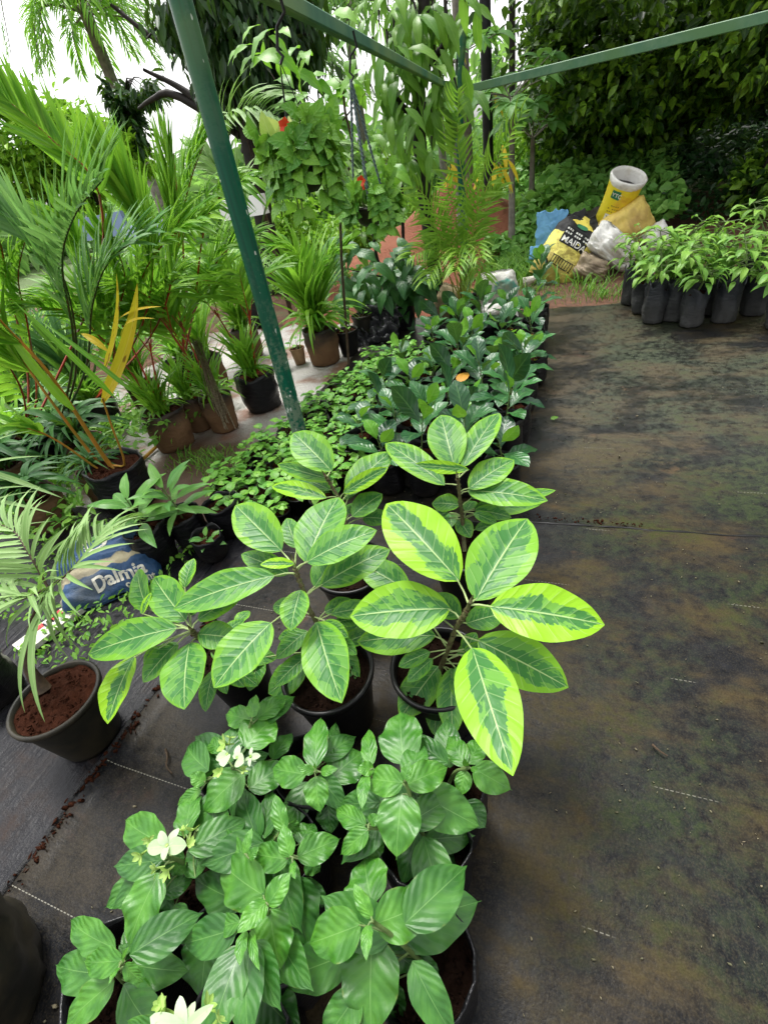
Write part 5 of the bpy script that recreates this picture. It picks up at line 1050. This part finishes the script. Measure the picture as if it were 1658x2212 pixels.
# emblem: a yellow fan over a green oval near the gathered neck
fan = [(np.array([(0, .40, 0), (-.25, .50, 0), (-.18, .56, 0), (-.1, .58, 0), (-.06, .74, 0), (.07, .74, 0), (.1, .58, 0), (.18, .56, 0), (.25, .50, 0)])*k, [[0, 1, 2, 3], [0, 3, 4, 5], [0, 5, 6], [0, 6, 7, 8]])]
stamp(tr, [(v, [q[::-1] for q in f]) for v, f in fan], c, ex, ey, en, K['yprint'], th, 'emblem', gap=.006)
a = np.linspace(0, 6.28, 15)[:-1]; stamp(tr, [(np.stack([.12*k*np.cos(a), .45*k+.05*k*np.sin(a), 0*a], 1), [list(range(14))])], c, ex, ey, en, Mt('green print', .6, (.03, .2, .08)).m, th, 'emblem_oval', gap=.009)
# upright yellow sack rolled open at the mouth
cb, ct = D(1318, 470, 6.9), D(1355, 386, 6.76); ax_ = unit(ct-cb); t = thing('open_sack', 'bright yellow sack standing open with a white rolled rim and dark filling', 'sack', cb)
e1 = unit(np.cross(ax_, Yv)); e2 = np.cross(e1, ax_); R0 = 36*mpp(ct); L = np.linalg.norm(ct-cb)
def cyl(pr, m, nm, wob=.04, sd=1):
    mb = MB(); V = []
    for r_, z in pr:
        for j in range(33):
            q = 2*math.pi*(j % 32)/32; kk = 1+wob*mnoise.noise(Vector((math.cos(q)*2+sd, math.sin(q)*2, z*6)))+wob*.6*mnoise.noise(Vector((math.cos(q)*6+sd, math.sin(q)*6, z*12))); V.append(cb+ax_*z*L+(e1*math.cos(q)+e2*math.sin(q))*r_*R0*kk)
    mb.add(V, quads(len(pr)-1, 32), [(j/32, i/(len(pr)-1)) for i in range(len(pr)) for j in range(33)]); return mb.build(nm, m, t)
K['ysack'] = m_cloth('bright yellow sack', (.85, .74, .02), (.8, .62, .02), (.65, .35, .03))
body = cyl([(0, -.1), (.8, -.1), (.92, 0), (.9, .3), (.95, .6), (1.0, .95)], K['ysack'], 'body', .07)
cyl([(.98, .9), (1.06, .97), (1.08, 1.06), (1.0, 1.1), (.93, 1.02), (.9, .7)], K['whitesack'], 'rolled_rim', .05, 4); cyl([(.9, .78), (.5, .84), (0, .82)], K['blackpot'], 'filling', .1, 5)
f_ = unit(-e2 if e2[1] > 0 else e2); g_ = ax_; h_ = np.cross(g_, f_); tr = bvh(body, cb); s_ = R0
stamp(tr, [rect(-.35*s_-.25*s_, 1.5*s_, -.35*s_+.25*s_, 1.95*s_)], cb, h_ if h_[0] > 0 else -h_, ax_, f_, Mt('green label', .6, (.02, .16, .07)).m, t, 'green_label', gap=.006)
tm = text_mesh('YTC', .3*s_, .01); hh = h_ if h_[0] > 0 else -h_; stamp(tr, [(tm[0]+[-.58*s_, 1.62*s_, 0], tm[1])], cb, hh, ax_, f_, K['whitep'], t, gap=.011)
stamp(tr, [rect(-.5*s_, .22*s_, .25*s_, .6*s_)], cb, hh, ax_, f_, K['whitep'], t, 'white_label', gap=.006); tm = text_mesh('XR', .34*s_, .01); stamp(tr, [(tm[0]+[-.42*s_, .28*s_, 0], tm[1])], cb, hh, ax_, f_, K['blackpot'], t, gap=.011)
stamp(tr, [rect(-.5*s_+.13*s_*i, y*s_, -.41*s_+.13*s_*i, (y+.07)*s_) for y in (.72, .9, 1.08) for i in range(7) if (i+int(y*10)) % 5], cb, hh, ax_, f_, Mt('dark yellow print', .6, (.35, .25, .02)).m, t, 'small_print', gap=.006)
K['ylw2'] = m_cloth('dull yellow sack', (.75, .58, .15), (.62, .45, .1), (.4, .25, .08))
sacked('dull yellow sack slumped across the top of the rubbish heap', (1305, 515), (1402, 450), 6.75, 76, .4, K['ylw2'], seed=9, wr=.13, taper=.1)
sacked('crumpled white sack in the middle of the rubbish heap', (1300, 560), (1345, 505), 6.35, 105, .4, K['whitesack'], seed=14, wr=.2, taper=.0)
sacked('soiled white sack at the foot of the heap right of the flour sack', (1262, 605), (1290, 555), 6.2, 70, .3, m_cloth('soiled sack', (.4, .33, .22), (.25, .18, .12), (.12, .08, .05)), seed=17, wr=.2)
sacked('grey white sack sheet behind the right hand saplings', (1400, 545), (1452, 510), 6.7, 95, .25, K['whitesack'], seed=19, wr=.15)
K['blue'] = simple('light blue plastic sheet', (.16, .4, .66), .45, .3, 9, c2=(.12, .32, .56), bump=.4, dist=.02)
crumple('blue_sheet', 'light blue plastic sheet hanging at the left end of the rubbish heap', D(1190, 500, 6.6), Xv, unit(vec(0, .25, 1)), .34, .42, K['blue'], 4, .07)
crumple('blue_sheet', 'small blue scrap of plastic under the light blue sheet', D(1160, 545, 6.4), Xv, unit(vec(0, .5, .8)), .18, .14, K['blue'], 6, .2, 16)
crumple('black_sheet', 'piece of black rubber matting on the heap beside the blue sheet', D(1236, 492, 6.7), unit(vec(1, 0, .25)), unit(vec(-.2, .4, .9)), .3, .3, K['blackpot'], 8, .05, cat='rubber sheet')
crumple('black_sheet', 'grey black sheet lying behind the gathered neck of the flour sack', D(1285, 475, 6.9), unit(vec(1, 0, .3)), unit(vec(-.2, .7, .5)), .42, .3, K['mudpot'], 9, .12, cat='rubber sheet')
for lb, (x, y), yy, r_, tilt in (('black pot tipped on its side left of the flour sack', (1185, 560), 6.3, .11, (-.8, -.5, .35)), ('second tipped pot with grey rim tucked under the first', (1168, 572), 6.2, .1, (-.8, -.6, .2))):
    c = D(x, y, yy); t = thing('tipped_pot', lb, 'pot', c); mb = MB(); az = unit(vec(*tilt)); a1 = unit(np.cross(az, Zv)); a2 = np.cross(az, a1)
    pr = [(.0, -.2), (r_*.7, -.2), (r_*.95, -.02), (r_*1.06, -.015), (r_*1.06, .015), (r_*.95, .015), (r_*.85, -.1), (0, -.15)]; V = [c+az*z+(a1*math.cos(q)+a2*math.sin(q))*rr for rr, z in pr for q in np.linspace(0, 6.2832, 25)]
    mb.add(V, quads(len(pr)-1, 24)); mb.build('pot', K['blackpot'], t); mb = MB(); tube(mb, [c+(a1*math.cos(q)+a2*math.sin(q))*r_*1.03+az*.016 for q in np.linspace(0, 6.2832, 25)], .007, 5, cap=False); mb.build('rim', K['beam2'], t)
sacked('brown carton scrap beside the grey white sheet on the heap', (1365, 528), (1372, 505), 6.6, 26, .1, simple('brown card', (.32, .18, .09), .8, .3, 9), cat='carton scrap', seed=23)
mb = MB(); c = D(1142, 608, 6.0); tube(mb, [c-Xv*.06, c+Xv*.08+Zv*.03], [.05, .045, .03], 12); tag(mb.build('white_bottle', K['white']), 'white bottle end poking out left of the flour sack foot', 'bottle')

# ---------------------------------------------------------------- saplings in grey bags on the right
def sapv(seed, h=.6, n=26, ls=.17, wr=.36):
    random.seed(seed); t = thing('sapling', None, 'sapling', (0, 0, .015), 'soft leaved saplings in grey bags'); bag(t, .086, .29, (0, 0, .015), 'baggrey', seed=seed+.3, wob=.24, flop=.05)
    st, fm = MB(), MB(); top = vec(random.gauss(0, .05), random.gauss(0, .05), .26+h); pts = spline([vec(0, 0, .24), vec(random.gauss(0, .03), random.gauss(0, .03), .24+h*.5), top], 12); tube(st, pts, [.008, .004], 6)
    for i in range(n):
        k = random.randint(4, 12); a = i*2.4+random.random(); e = random.uniform(-.35, .5); d = unit(vec(math.cos(a), math.sin(a), e)); B = pts[k]+d*random.uniform(.02, .12); tube(st, [pts[k], B], .0022, 4); l = ls*random.uniform(.7, 1.2)
        leaf(fm, B, B+unit(d+vec(0, 0, -.5))*l, l*wr, pf_lance, up=vec(0, -.2, 1), fold=.2, droop=.16, wave=.05, n=8, m=2)
    st.build('stem', K['stemgreen'], t); fm.build('foliage', K['sap'], t); return t
svs = [sapv(120+i, random.uniform(.26, .5), 50+5*(i % 3), .125) for i in range(5)]
spots = [((1361, 665), 'in the dark bag at the left end of its group'), ((1382, 684), 'in the thin leaning bag second from the left end'), ((1408, 706), 'in the pale bag at the front, left of the group'), ((1455, 702), 'in the bag set back between the two front pale bags'), ((1490, 715), 'in the foremost bag, bare stem low down'), ((1562, 706), 'in the widest grey bag at the front right'), ((1533, 688), 'in the blue black bag just left of the widest one'), ((1500, 680), 'in the tall bag behind the foremost one'), ((1434, 688), 'in the bag behind the pale front one'), ((1430, 650), 'at the back left of the group, before the white sheet'), ((1480, 645), 'at the back of the group, behind the tall bag'), ((1545, 650), 'at the back of the group near the dark tree'), ((1610, 640), 'at the back right of the group'), ((1625, 690), 'near the right edge of the picture'), ((1680, 720), 'cut by the right edge of the picture'), ((1700, 660), 'behind the one cut by the right edge')]
random.seed(6)
for i, (pt, w) in enumerate(spots):
    o = svs[i] if i < 5 else copy_tree(svs[i % 5]); q = P(*pt, 0); o.location = (q[0], q[1]+.09, .015+gz(q[0], q[1])); o.rotation_euler.z = random.random()*6.28; s = random.uniform(.92, 1.1); o.scale = (1, 1, s); o['label'] = 'soft leaved sapling '+w
# small fallen things
for lb, (x, y), nm, m, a, l in (('yellow green leaf lying on the dark mat beside the sapling rows', (1188, 905), 'fallen_leaf', 'bright', .4, .05), ('small yellow leaf fallen by the grey sapling bags', (1553, 662), 'fallen_leaf', 'yellow', 2, .05), ('orange withered leaf lying among the dark saplings', (990, 826), 'fallen_leaf', 'orangeleaf', 1.3, .12)):
    z = .025 if y > 850 or x > 1400 else .38; q = P(x, y, z); mb = MB(); leaf(mb, q, q+vec(math.cos(a), math.sin(a), .1)*l, l*.6, pf_ovate, n=6, m=2, rnd=.4); tag(mb.build(nm, K[m]), lb, 'leaf')
for lb, pl in (('thin dark twig curled on the mat left of the white flowers', [(358, 1618), (362, 1635), (360, 1655), (372, 1670)]), ('short brown twig in the moss patch on the open mat', [(1408, 1608), (1422, 1620), (1440, 1632)])):
    mb = MB(); tube(mb, spline([P(x, y, .027+.006*(i % 2)) for i, (x, y) in enumerate(pl)], 10), [.004, .002], 6); tag(mb.build('twig', K['stembrown']), lb, 'twig')

mb = MB(); tube(mb, [P(300, 1000, .02), P(345, 958, .03), P(372, 925, .02)], [.014, .012], 8); tag(mb.build('bamboo_stick', K['orangestem']), 'short buff bamboo stick on the gravel in front of the largest mud caked bag', 'stick')
# ---------------------------------------------------------------- trees, hedge and wood behind the nursery
def blob(x, y, yy, rx, rz, ry): c = D(x, y, yy); m = mpp(c); return c, vec(rx*m, ry, rz*m)
def cloud(mb, c, r, n, L, wr, k=40, spread=.2, shell=.6, down=.6, out=.7, zmin=.05, jit=.45, tint=None, fold=.25):
    p = clumpy(c, r, n, k, spread, shell); p = p[p[:, 2] > zmin]; n = len(p)
    d = (p-c)/r; d /= np.linalg.norm(d, axis=1)[:, None]+1e-9; d = d*out+RNG.normal(0, jit, (n, 3))+[0, 0, -down]
    l = L*(.6+.7*RNG.random(n)); leafcloud(mb, p, d, l, l*wr, None if tint is None else np.clip(RNG.normal(tint, .2, n), 0, 1), fold)
def tree(name, label, trunk, r, blobs, mat, L, wr, bark='bark', cat='tree', grp=None, base=None, branches=(), **kw):
    b = np.array(base) if base is not None else np.asarray(trunk[0], float); t = thing(name, label, cat, (b[0], b[1], 0), grp); st, fm = MB(), MB()
    pts = spline([np.asarray(q, float) for q in trunk], 14); tube(st, pts, [r, r*.7, r*.4], 10)
    for br in branches: tube(st, spline(br, 10), [r*.4, r*.12], 7)
    for (c, rr, n) in blobs:
        cloud(fm, c, rr, n, L, wr, **kw)
        k = pts[random.randint(8, 14)]
        for _ in range(4): q = c+RNG.normal(0, .45, 3)*rr; tube(st, spline([k, (k+q)/2+vec(0, 0, .2), q], 8), [r*.3, r*.06], 6)
    st.build('trunk', K[bark], t); fm.build('crown', K[mat], t); return t
random.seed(201)
B = lambda *a: blob(*a[:6])+(a[6],)
bt = vec(3.1, 9.6, 0)
tree('tree', 'huge dense dark tree filling the right, glossy leaves hanging to the ground', [bt, bt+vec(-.1, 0, 2), bt+vec(.1, .1, 4.5)], .22, [
    B(1460, 110, 8.4, 260, 130, 1.2, 7000), B(1690, 70, 7.6, 200, 110, 1.4, 4500), B(1290, 110, 9.4, 150, 160, 1.2, 6500), B(1260, 290, 9.6, 90, 90, .7, 2600), B(1380, 260, 9.2, 120, 100, .8, 3500), B(1190, 230, 10.4, 70, 120, 1., 2000), B(1220, 30, 10., 80, 110, 1., 2600),
    B(1650, 395, 7.4, 70, 70, .5, 700), B(1560, 230, 8.2, 60, 50, .5, 160), B(1500, -150, 8., 380, 160, 2., 7000), B(1330, 390, 9.4, 90, 50, .6, 1600)], 'hedge', .125, .55, k=170, spread=.09, shell=.55, down=.2, out=.5, jit=.75)
bt = vec(4.2, 11.4, 0)  # near-black leaves carry the shade of the hollow in their colour
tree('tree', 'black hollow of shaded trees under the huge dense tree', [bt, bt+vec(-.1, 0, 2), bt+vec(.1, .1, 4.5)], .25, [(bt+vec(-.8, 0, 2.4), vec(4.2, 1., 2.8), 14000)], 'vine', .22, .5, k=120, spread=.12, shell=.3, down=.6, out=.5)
bt = vec(7., 7.5, 0)  # unseen tree, added out of view to darken the mat's reflection
tree('tree', 'unseen dense tree right of the view, added to darken the mat', [bt, bt+vec(-.1, 0, 2), bt+vec(.1, .1, 5)], .25, [(bt+vec(-1.2, 0, 3.3), vec(2.2, 3., 3.2), 6500), (bt+vec(-1., -2.5, 3.), vec(1.8, 2.2, 2.9), 4000)], 'hedge', .18, .5, k=90, spread=.12, shell=.6, down=.2, out=.5, jit=.75)
# vine draped tree, top left of the middle
a = D(545, 440, 7.2); a[2] = 0
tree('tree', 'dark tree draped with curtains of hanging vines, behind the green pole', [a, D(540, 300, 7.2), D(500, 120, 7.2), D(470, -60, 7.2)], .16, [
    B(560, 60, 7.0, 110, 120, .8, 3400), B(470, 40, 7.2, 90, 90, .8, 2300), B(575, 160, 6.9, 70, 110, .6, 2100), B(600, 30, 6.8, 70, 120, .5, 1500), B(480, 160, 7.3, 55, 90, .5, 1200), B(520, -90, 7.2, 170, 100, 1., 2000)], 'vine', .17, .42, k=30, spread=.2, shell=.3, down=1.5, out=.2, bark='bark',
    branches=[[D(500, 170, 7.2), D(420, 130, 7.1), D(330, 80, 7.), D(240, 10, 6.9)], [D(470, 250, 7.2), D(390, 190, 7.2), D(310, 150, 7.1)], [D(520, 290, 7.2), D(380, 205, 7.2), D(330, 215, 7.2), D(300, 235, 7.2)], [D(480, 110, 7.2), D(400, 30, 7.2), D(330, -40, 7.2)], [D(530, 330, 7.2), D(545, 200, 7.1), D(590, 60, 7.)]])
mb = MB(); random.seed(3)
vt = thing('hanging_vines', 'thin bare vines dangling from the vine draped tree', 'vines', D(560, 100, 6.9))
for i in range(26): p = D(random.uniform(440, 640), random.uniform(60, 200), 6.9); tube(mb, [p, p+vec(random.gauss(0, .05), 0, -.5), p+vec(random.gauss(0, .1), 0, -random.uniform(.7, 1.5))], [.007, .003], 4, cap=False)
mb.build('strands', K['stembrown'], vt)
# small leafy branches in the open sky and darker shrub
tree('tree', 'small dark leaved tree against the white sky left of the pole', [vec(*D(285, 420, 8.)[:2], 0), D(280, 330, 8.), D(275, 220, 8.)], .06, [B(275, 240, 8., 32, 60, .4, 380), B(250, 330, 8., 40, 40, .4, 420), B(320, 200, 8., 40, 26, .3, 200), B(290, 290, 8, 30, 40, .4, 300)], 'vine', .17, .4, k=14, shell=.3)
# coconut palm top left
c = D(185, 30, 13); t = thing('coconut_palm', 'tall coconut palm with drooping fronds against the sky, top left', 'palm', (c[0], c[1], 0)); st, fm = MB(), MB()
tube(st, [vec(c[0]+.2, c[1], 0), vec(c[0]+.1, c[1], c[2]*.5), c], [.17, .13], 10); random.seed(31)
for i in range(20):
    a = i*2.4; e = random.uniform(-.5, .9); d = vec(math.cos(a), math.sin(a), 0); l = random.uniform(1.3, 2.)
    frond(fm, st, [c, c+d*l*.4+vec(0, 0, l*(.15+.35*e)), c+d*l*.75+vec(0, 0, l*(.05+.3*e)), c+d*l+vec(0, 0, l*(-.5+.2*e))], 40, .5, .04, 55, .3, (.03, .008), .1, up=(0, 0, 1), n=3)
st.build('trunk', K['barkpale'], t); fm.build('crown', K['palm'], t)
# left hedge
for lb, bl in (('yellow green bushy tree behind the left palms, nearer the left edge', [B(40, 300, 7.0, 110, 85, .8, 2200), B(0, 380, 6.8, 100, 60, .8, 1300), B(-90, 330, 7, 110, 110, .8, 1200)]), ('yellow green bushy tree behind the left palms, nearer the pole', [B(160, 320, 7.6, 100, 75, .8, 2000), B(245, 345, 7.6, 70, 55, .7, 1000), B(130, 400, 7.4, 90, 60, .7, 1000)])):
    q = bl[0][0]; tree('bush', lb, [vec(q[0], q[1], 0), vec(q[0], q[1], .7), q], .06, bl, 'bush', .15, .45, cat='bush', k=36, down=.1, spread=.18)
# trunks beside the far post
def stemtree(name, label, line, r, bark, fr=None, cat='tree', matn='palm', fl=2.2):
    top = line[-1]; b = line[0]; t = thing(name, label, cat, (b[0], b[1], 0)); st, fm = MB(), MB(); tube(st, spline(line, 10), r, 10)
    if fr:
        random.seed(fr)
        for i in range(14): a = i*2.4; e = random.uniform(-.4, .9); d = vec(math.cos(a), math.sin(a), 0); l = fl*random.uniform(.7, 1.1); frond(fm, st, [top, top+d*l*.4+vec(0, 0, l*(.15+.35*e)), top+d*l+vec(0, 0, l*(-.35+.3*e))], 24, fl*.27, fl*.022, 60, .5, (.025, .008), .12, up=(0, 0, 1), n=3)
        fm.build('crown', K[matn], t)
    st.build('trunk', K[bark], t); return t
def vline(x, y, yy, z1): p = D(x, y, yy); return [vec(p[0], p[1], 0), vec(p[0], p[1], z1*.5), vec(p[0], p[1], z1)]
stemtree('areca_palm', 'tall grey palm trunk just left of the far green post', vline(1000, 200, 9.5, 6.), [.11, .1], 'barkpale', 41, 'palm')
stemtree('bare_tree', 'straight black tree trunk right of the far green post', vline(1052, 250, 8.6, 6.5), [.075, .07], 'barkblack')
stemtree('areca_palm', 'slim pale areca trunk far behind, right of the black trunk', vline(1150, 240, 15., 6.), [.09, .08], 'barkpale', 42, 'palm', 'far', 2.)
stemtree('areca_palm', 'slim areca palm with a crown in the pale background left of the post', vline(955, 330, 14., 5.2), [.09, .08], 'barkpale', 43, 'palm', 'far', 2.4)
stemtree('areca_palm', 'pale coconut palm far behind between the hanging baskets and the black trunk', vline(790, 330, 16., 4.4), [.12, .1], 'barkpale', 44, 'palm', 'far', 2.6)
stemtree('areca_palm', 'pale palm far behind above the first hanging basket', vline(640, 330, 15., 3.6), [.1, .09], 'barkpale', 45, 'palm', 'far', 2.4)
stemtree('areca_palm', 'distant dark trunked palm right of the slim pale areca trunk', vline(1105, 240, 13., 4.3), [.07, .06], 'bark', 46, 'palm', 'far', 1.8)
# papaya shoots
def papaya(label, x, y, yy, n, ls, seed):
    random.seed(seed); c = D(x, y, yy); t = thing('papaya', label, 'papaya tree', (c[0], c[1], 0)); st, fm = MB(), MB(); tube(st, [vec(c[0], c[1], 0), c], [.05, .03], 8)
    for i in range(n):
        a = i*2.4; d = unit(vec(math.cos(a), math.sin(a), random.uniform(-.1, .9))); q = c+d*random.uniform(.3, .6); tube(st, [c, c+d*.2+vec(0, 0, .03), q], [.008, .005], 5); h = unit(vec(d[0], d[1], -.45)); s_ = unit(np.cross(h, Zv))
        for k in range(7): aa = (k-3)*.72; e = unit(h*math.cos(aa)+s_*math.sin(aa)+vec(0, 0, -.1)); l = ls*(1-.06*abs(k-3)); leaf(fm, q, q+e*l, l*.42, pf_lance, up=vec(0, -.3, 1), fold=.25, droop=.1, n=6, m=2)
    st.build('trunk', K['barkpale'], t); fm.build('crown', K['papaya'], t)
papaya('papaya with big lobed leaves right of the far post, just below the cross beam', 1105, 215, 7.6, 10, .3, 1)
papaya('papaya with lobed leaves left of the far post, above the long beam', 975, 140, 7.6, 9, .3, 2)
papaya('lower papaya with lobed leaves between the post and the dark tree', 1150, 300, 8.4, 9, .3, 3)
# yellow drooping leaves in the areca corner
for lb, (x, y), n, s in (('bunch of drooping yellow leaves right of the far post', (1072, 375), 9, 1), ('bunch of drooping yellow leaves left of the far post', (972, 375), 8, 2), ('hanging strip of yellow leaves high up behind the far post', (972, 80), 6, 3), ('long yellow withered frond behind the black trunk', (1078, 215), 6, 4)):
    random.seed(s); c = D(x, y-15, 6.4 if s < 3 else 8.8); mb = MB()
    for i in range(n): a = random.random()*6.28; p = c+RNG.normal(0, .06, 3); leaf(mb, p, p+unit(vec(math.cos(a)*.5, math.sin(a)*.5, -1))*random.uniform(.18, .34), .055, pf_lance, n=6, m=1, rnd=random.random()*.5); tube(mb, [c+vec(0, 0, .05), p], .004, 4, mat=1)
    tag(mb.build('withered_leaves', [K['yellow'], K['stembrown']]), lb, 'yellow leaves')
# trees behind, leaves coloured pale for the bright distance, letting the sky through
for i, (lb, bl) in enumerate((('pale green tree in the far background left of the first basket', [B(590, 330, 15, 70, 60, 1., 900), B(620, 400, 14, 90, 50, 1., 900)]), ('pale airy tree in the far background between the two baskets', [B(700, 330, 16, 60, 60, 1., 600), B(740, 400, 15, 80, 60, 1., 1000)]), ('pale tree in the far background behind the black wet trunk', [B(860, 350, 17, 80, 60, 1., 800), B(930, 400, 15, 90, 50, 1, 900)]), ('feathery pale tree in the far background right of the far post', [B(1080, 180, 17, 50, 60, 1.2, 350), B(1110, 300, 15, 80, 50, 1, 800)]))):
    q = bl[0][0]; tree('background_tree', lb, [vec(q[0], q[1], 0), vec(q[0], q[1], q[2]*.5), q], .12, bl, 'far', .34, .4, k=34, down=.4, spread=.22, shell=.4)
for i, (lb, bl) in enumerate((('yellow green shrub behind the stiff bladed palm and the second basket', [B(640, 470, 8.5, 60, 40, .6, 900), B(600, 520, 8., 50, 40, .5, 700)]), ('light green shrub behind the drooping dark young tree', [B(760, 480, 9, 60, 45, .6, 900), B(820, 440, 9.5, 60, 40, .6, 700)]), ('bright yellow green shrub right of the far post beyond the creepers', [B(1100, 360, 11, 70, 50, .8, 1300), B(1190, 350, 11, 60, 60, .8, 1200)]), ('yellow green shrub left of the soil heap', [B(700, 540, 8.2, 60, 30, .5, 700), B(880, 470, 10, 50, 40, .5, 600)]))):
    q = bl[0][0]; tree('shrub', lb, [vec(q[0], q[1], 0), vec(q[0], q[1], q[2]*.6), q], .025, bl, 'bush', .14, .45, cat='shrub', k=26, down=.2, spread=.2)
# creepers over the bank behind the rubbish
mb = MB()
def bank(n, x0, x1, y0, y1, hf, L, wr, mat, down=.3):
    x = RNG.uniform(x0, x1, n); y = RNG.uniform(y0, y1, n); h = np.array([hf(a, b) for a, b in zip(x, y)])
    z = h*(.35+.65*RNG.random(n)**.5)+np.array([gz(a, b) for a, b in zip(x, y)]); d = np.stack([RNG.normal(0, 1, n), RNG.normal(-.5, .8, n), RNG.normal(-down, .35, n)], 1); l = L*(.55+.8*RNG.random(n)); leafcloud(mb, np.stack([x, y, z], 1), d, l, l*wr, None, .15)
def bh(x, y): return max(.08, .25+.55*(y-7.2)/2.5+.35*mnoise.noise(Vector((x*1.1, y*1.1, 2))))
bank(4600, -1.2, 1.1, 7.1, 10.5, bh, .14, .85, 'creeper'); tag(mb.build('creepers', K['creeper']), 'broad leaved creepers covering the bank behind the rubbish heap', 'creepers', kind='stuff')
mb = MB(); bank(9000, .9, 5., 7.3, 10.5, lambda x, y: max(.1, .3+.25*(y-7.3)/2+.3*mnoise.noise(Vector((x*1.3, y*1.3, 7)))), .1, .5, 'vine'); tag(mb.build('shaded_undergrowth', K['vine']), 'dark low growth in the shade under the dense tree', 'undergrowth', kind='stuff')  # shade under the tree is put into the dark leaf colour
mb = MB()
def wh_(x, y): return max(.05, .22+.3*mnoise.noise(Vector((x*.9, y*.9, 5))))
bank(9000, -9, -2.0, 6.2, 11.5, wh_, .1, .45, 'weed'); bank(9000, -9, -4.2, 1.0, 6.4, lambda x, y: .45+.35*mnoise.noise(Vector((x, y, 5))), .1, .45, 'weed'); bank(4000, -3.2, .2, 6.5, 10.5, lambda x, y: max(.0, .3*mnoise.noise(Vector((x*1.2, y*1.2, 9)))), .1, .4, 'weed'); bank(2600, -4.4, -2.6, 1.2, 3.2, wh_, .07, .4, 'weed'); bank(5000, -9, 3, 10, 16, lambda x, y: .5+.5*mnoise.noise(Vector((x*.6, y*.6, 5))), .18, .45, 'weed')
bank(700, -2.75, -1.7, .75, 1.5, lambda x, y: .07, .035, .5, 'weed'); bank(160, -2.2, -1.75, .6, .85, lambda x, y: .05, .03, .5, 'weed')
tag(mb.build('undergrowth', K['weed']), 'tangled weeds and low growth behind the nursery beds', 'weeds', kind='stuff')
mb = MB(); random.seed(12)
for cx, cy, s, n, l in ((1120, 590, 45, 900, .3), (1060, 640, 30, 250, .2), (1300, 640, 14, 60, .14), (1205, 640, 40, 70, .08), (1440, 660, 20, 60, .15), (1260, 625, 40, 90, .14), (1395, 640, 25, 120, .18), (430, 1000, 35, 180, .09), (470, 985, 25, 90, .08), (1180, 570, 30, 200, .25), (1290, 615, 40, 60, .2)):
    for i in range(n):
        b = P(cx+random.gauss(0, s), cy+random.gauss(0, s*.35), 0); b[2] = gz(b[0], b[1])-.01; a = random.random()*6.28; ll = l*random.uniform(.5, 1.2); d = vec(math.cos(a)*.6, math.sin(a)*.6, 1); leaf(mb, b, b+unit(d)*ll-vec(0, 0, ll*.15), ll*.05+.003, pf_strap, fold=.3, droop=.18, n=4, m=1)
tag(mb.build('grass', K['weed']), 'grass tufts round the rubbish heap and path edge', 'grass', kind='stuff')
# far wood closing the view
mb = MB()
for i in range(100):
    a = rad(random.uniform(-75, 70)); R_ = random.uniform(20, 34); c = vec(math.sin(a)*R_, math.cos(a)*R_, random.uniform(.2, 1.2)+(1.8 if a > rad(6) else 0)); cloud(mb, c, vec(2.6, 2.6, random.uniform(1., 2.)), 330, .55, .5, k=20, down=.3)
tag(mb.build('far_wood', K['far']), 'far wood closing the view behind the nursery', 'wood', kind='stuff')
# signs and white wall between the palms
def slab(name, label, x0, y0, x1, y1, yy, m, cat, th_=.03, z0=None):
    p, q = D(x0, y1, yy), D(x1, y0, yy); c = (p+q)/2; t = thing(name, label, cat, (c[0], c[1], 0)); mb = MB(); box(mb, c, Xv*(q[0]-p[0])/2, Yv*th_, Zv*(q[2]-p[2])/2); mb.build('panel', m, t, smooth=False)
    for s in (-1, 1):
        mb = MB(); x = c[0]+s*(q[0]-p[0])*.35; box(mb, vec(x, c[1]+th_+.025, (c[2]+.1)/2), Xv*.02, Yv*.02, Zv*(c[2]+.1)/2); mb.build('post', K['stembrown'], t, smooth=False)
    return t
slab('notice_board', 'pale blue notice board half hidden behind the left palm fronds', 292, 475, 352, 552, 5.2, Mt('pale blue board', .5, (.42, .52, .75)).m, 'board')
slab('notice_board', 'bluish board lower and left of the pale one, behind palm leaves', 190, 455, 262, 520, 5.8, Mt('dull blue board', .5, (.22, .3, .5)).m, 'board')
slab('white_wall', 'bright white wall glimpsed to the right of the green pole', 488, 418, 566, 476, 5.7, Mt('white wall', .6, (.8, .8, .8)).m, 'wall', .06)
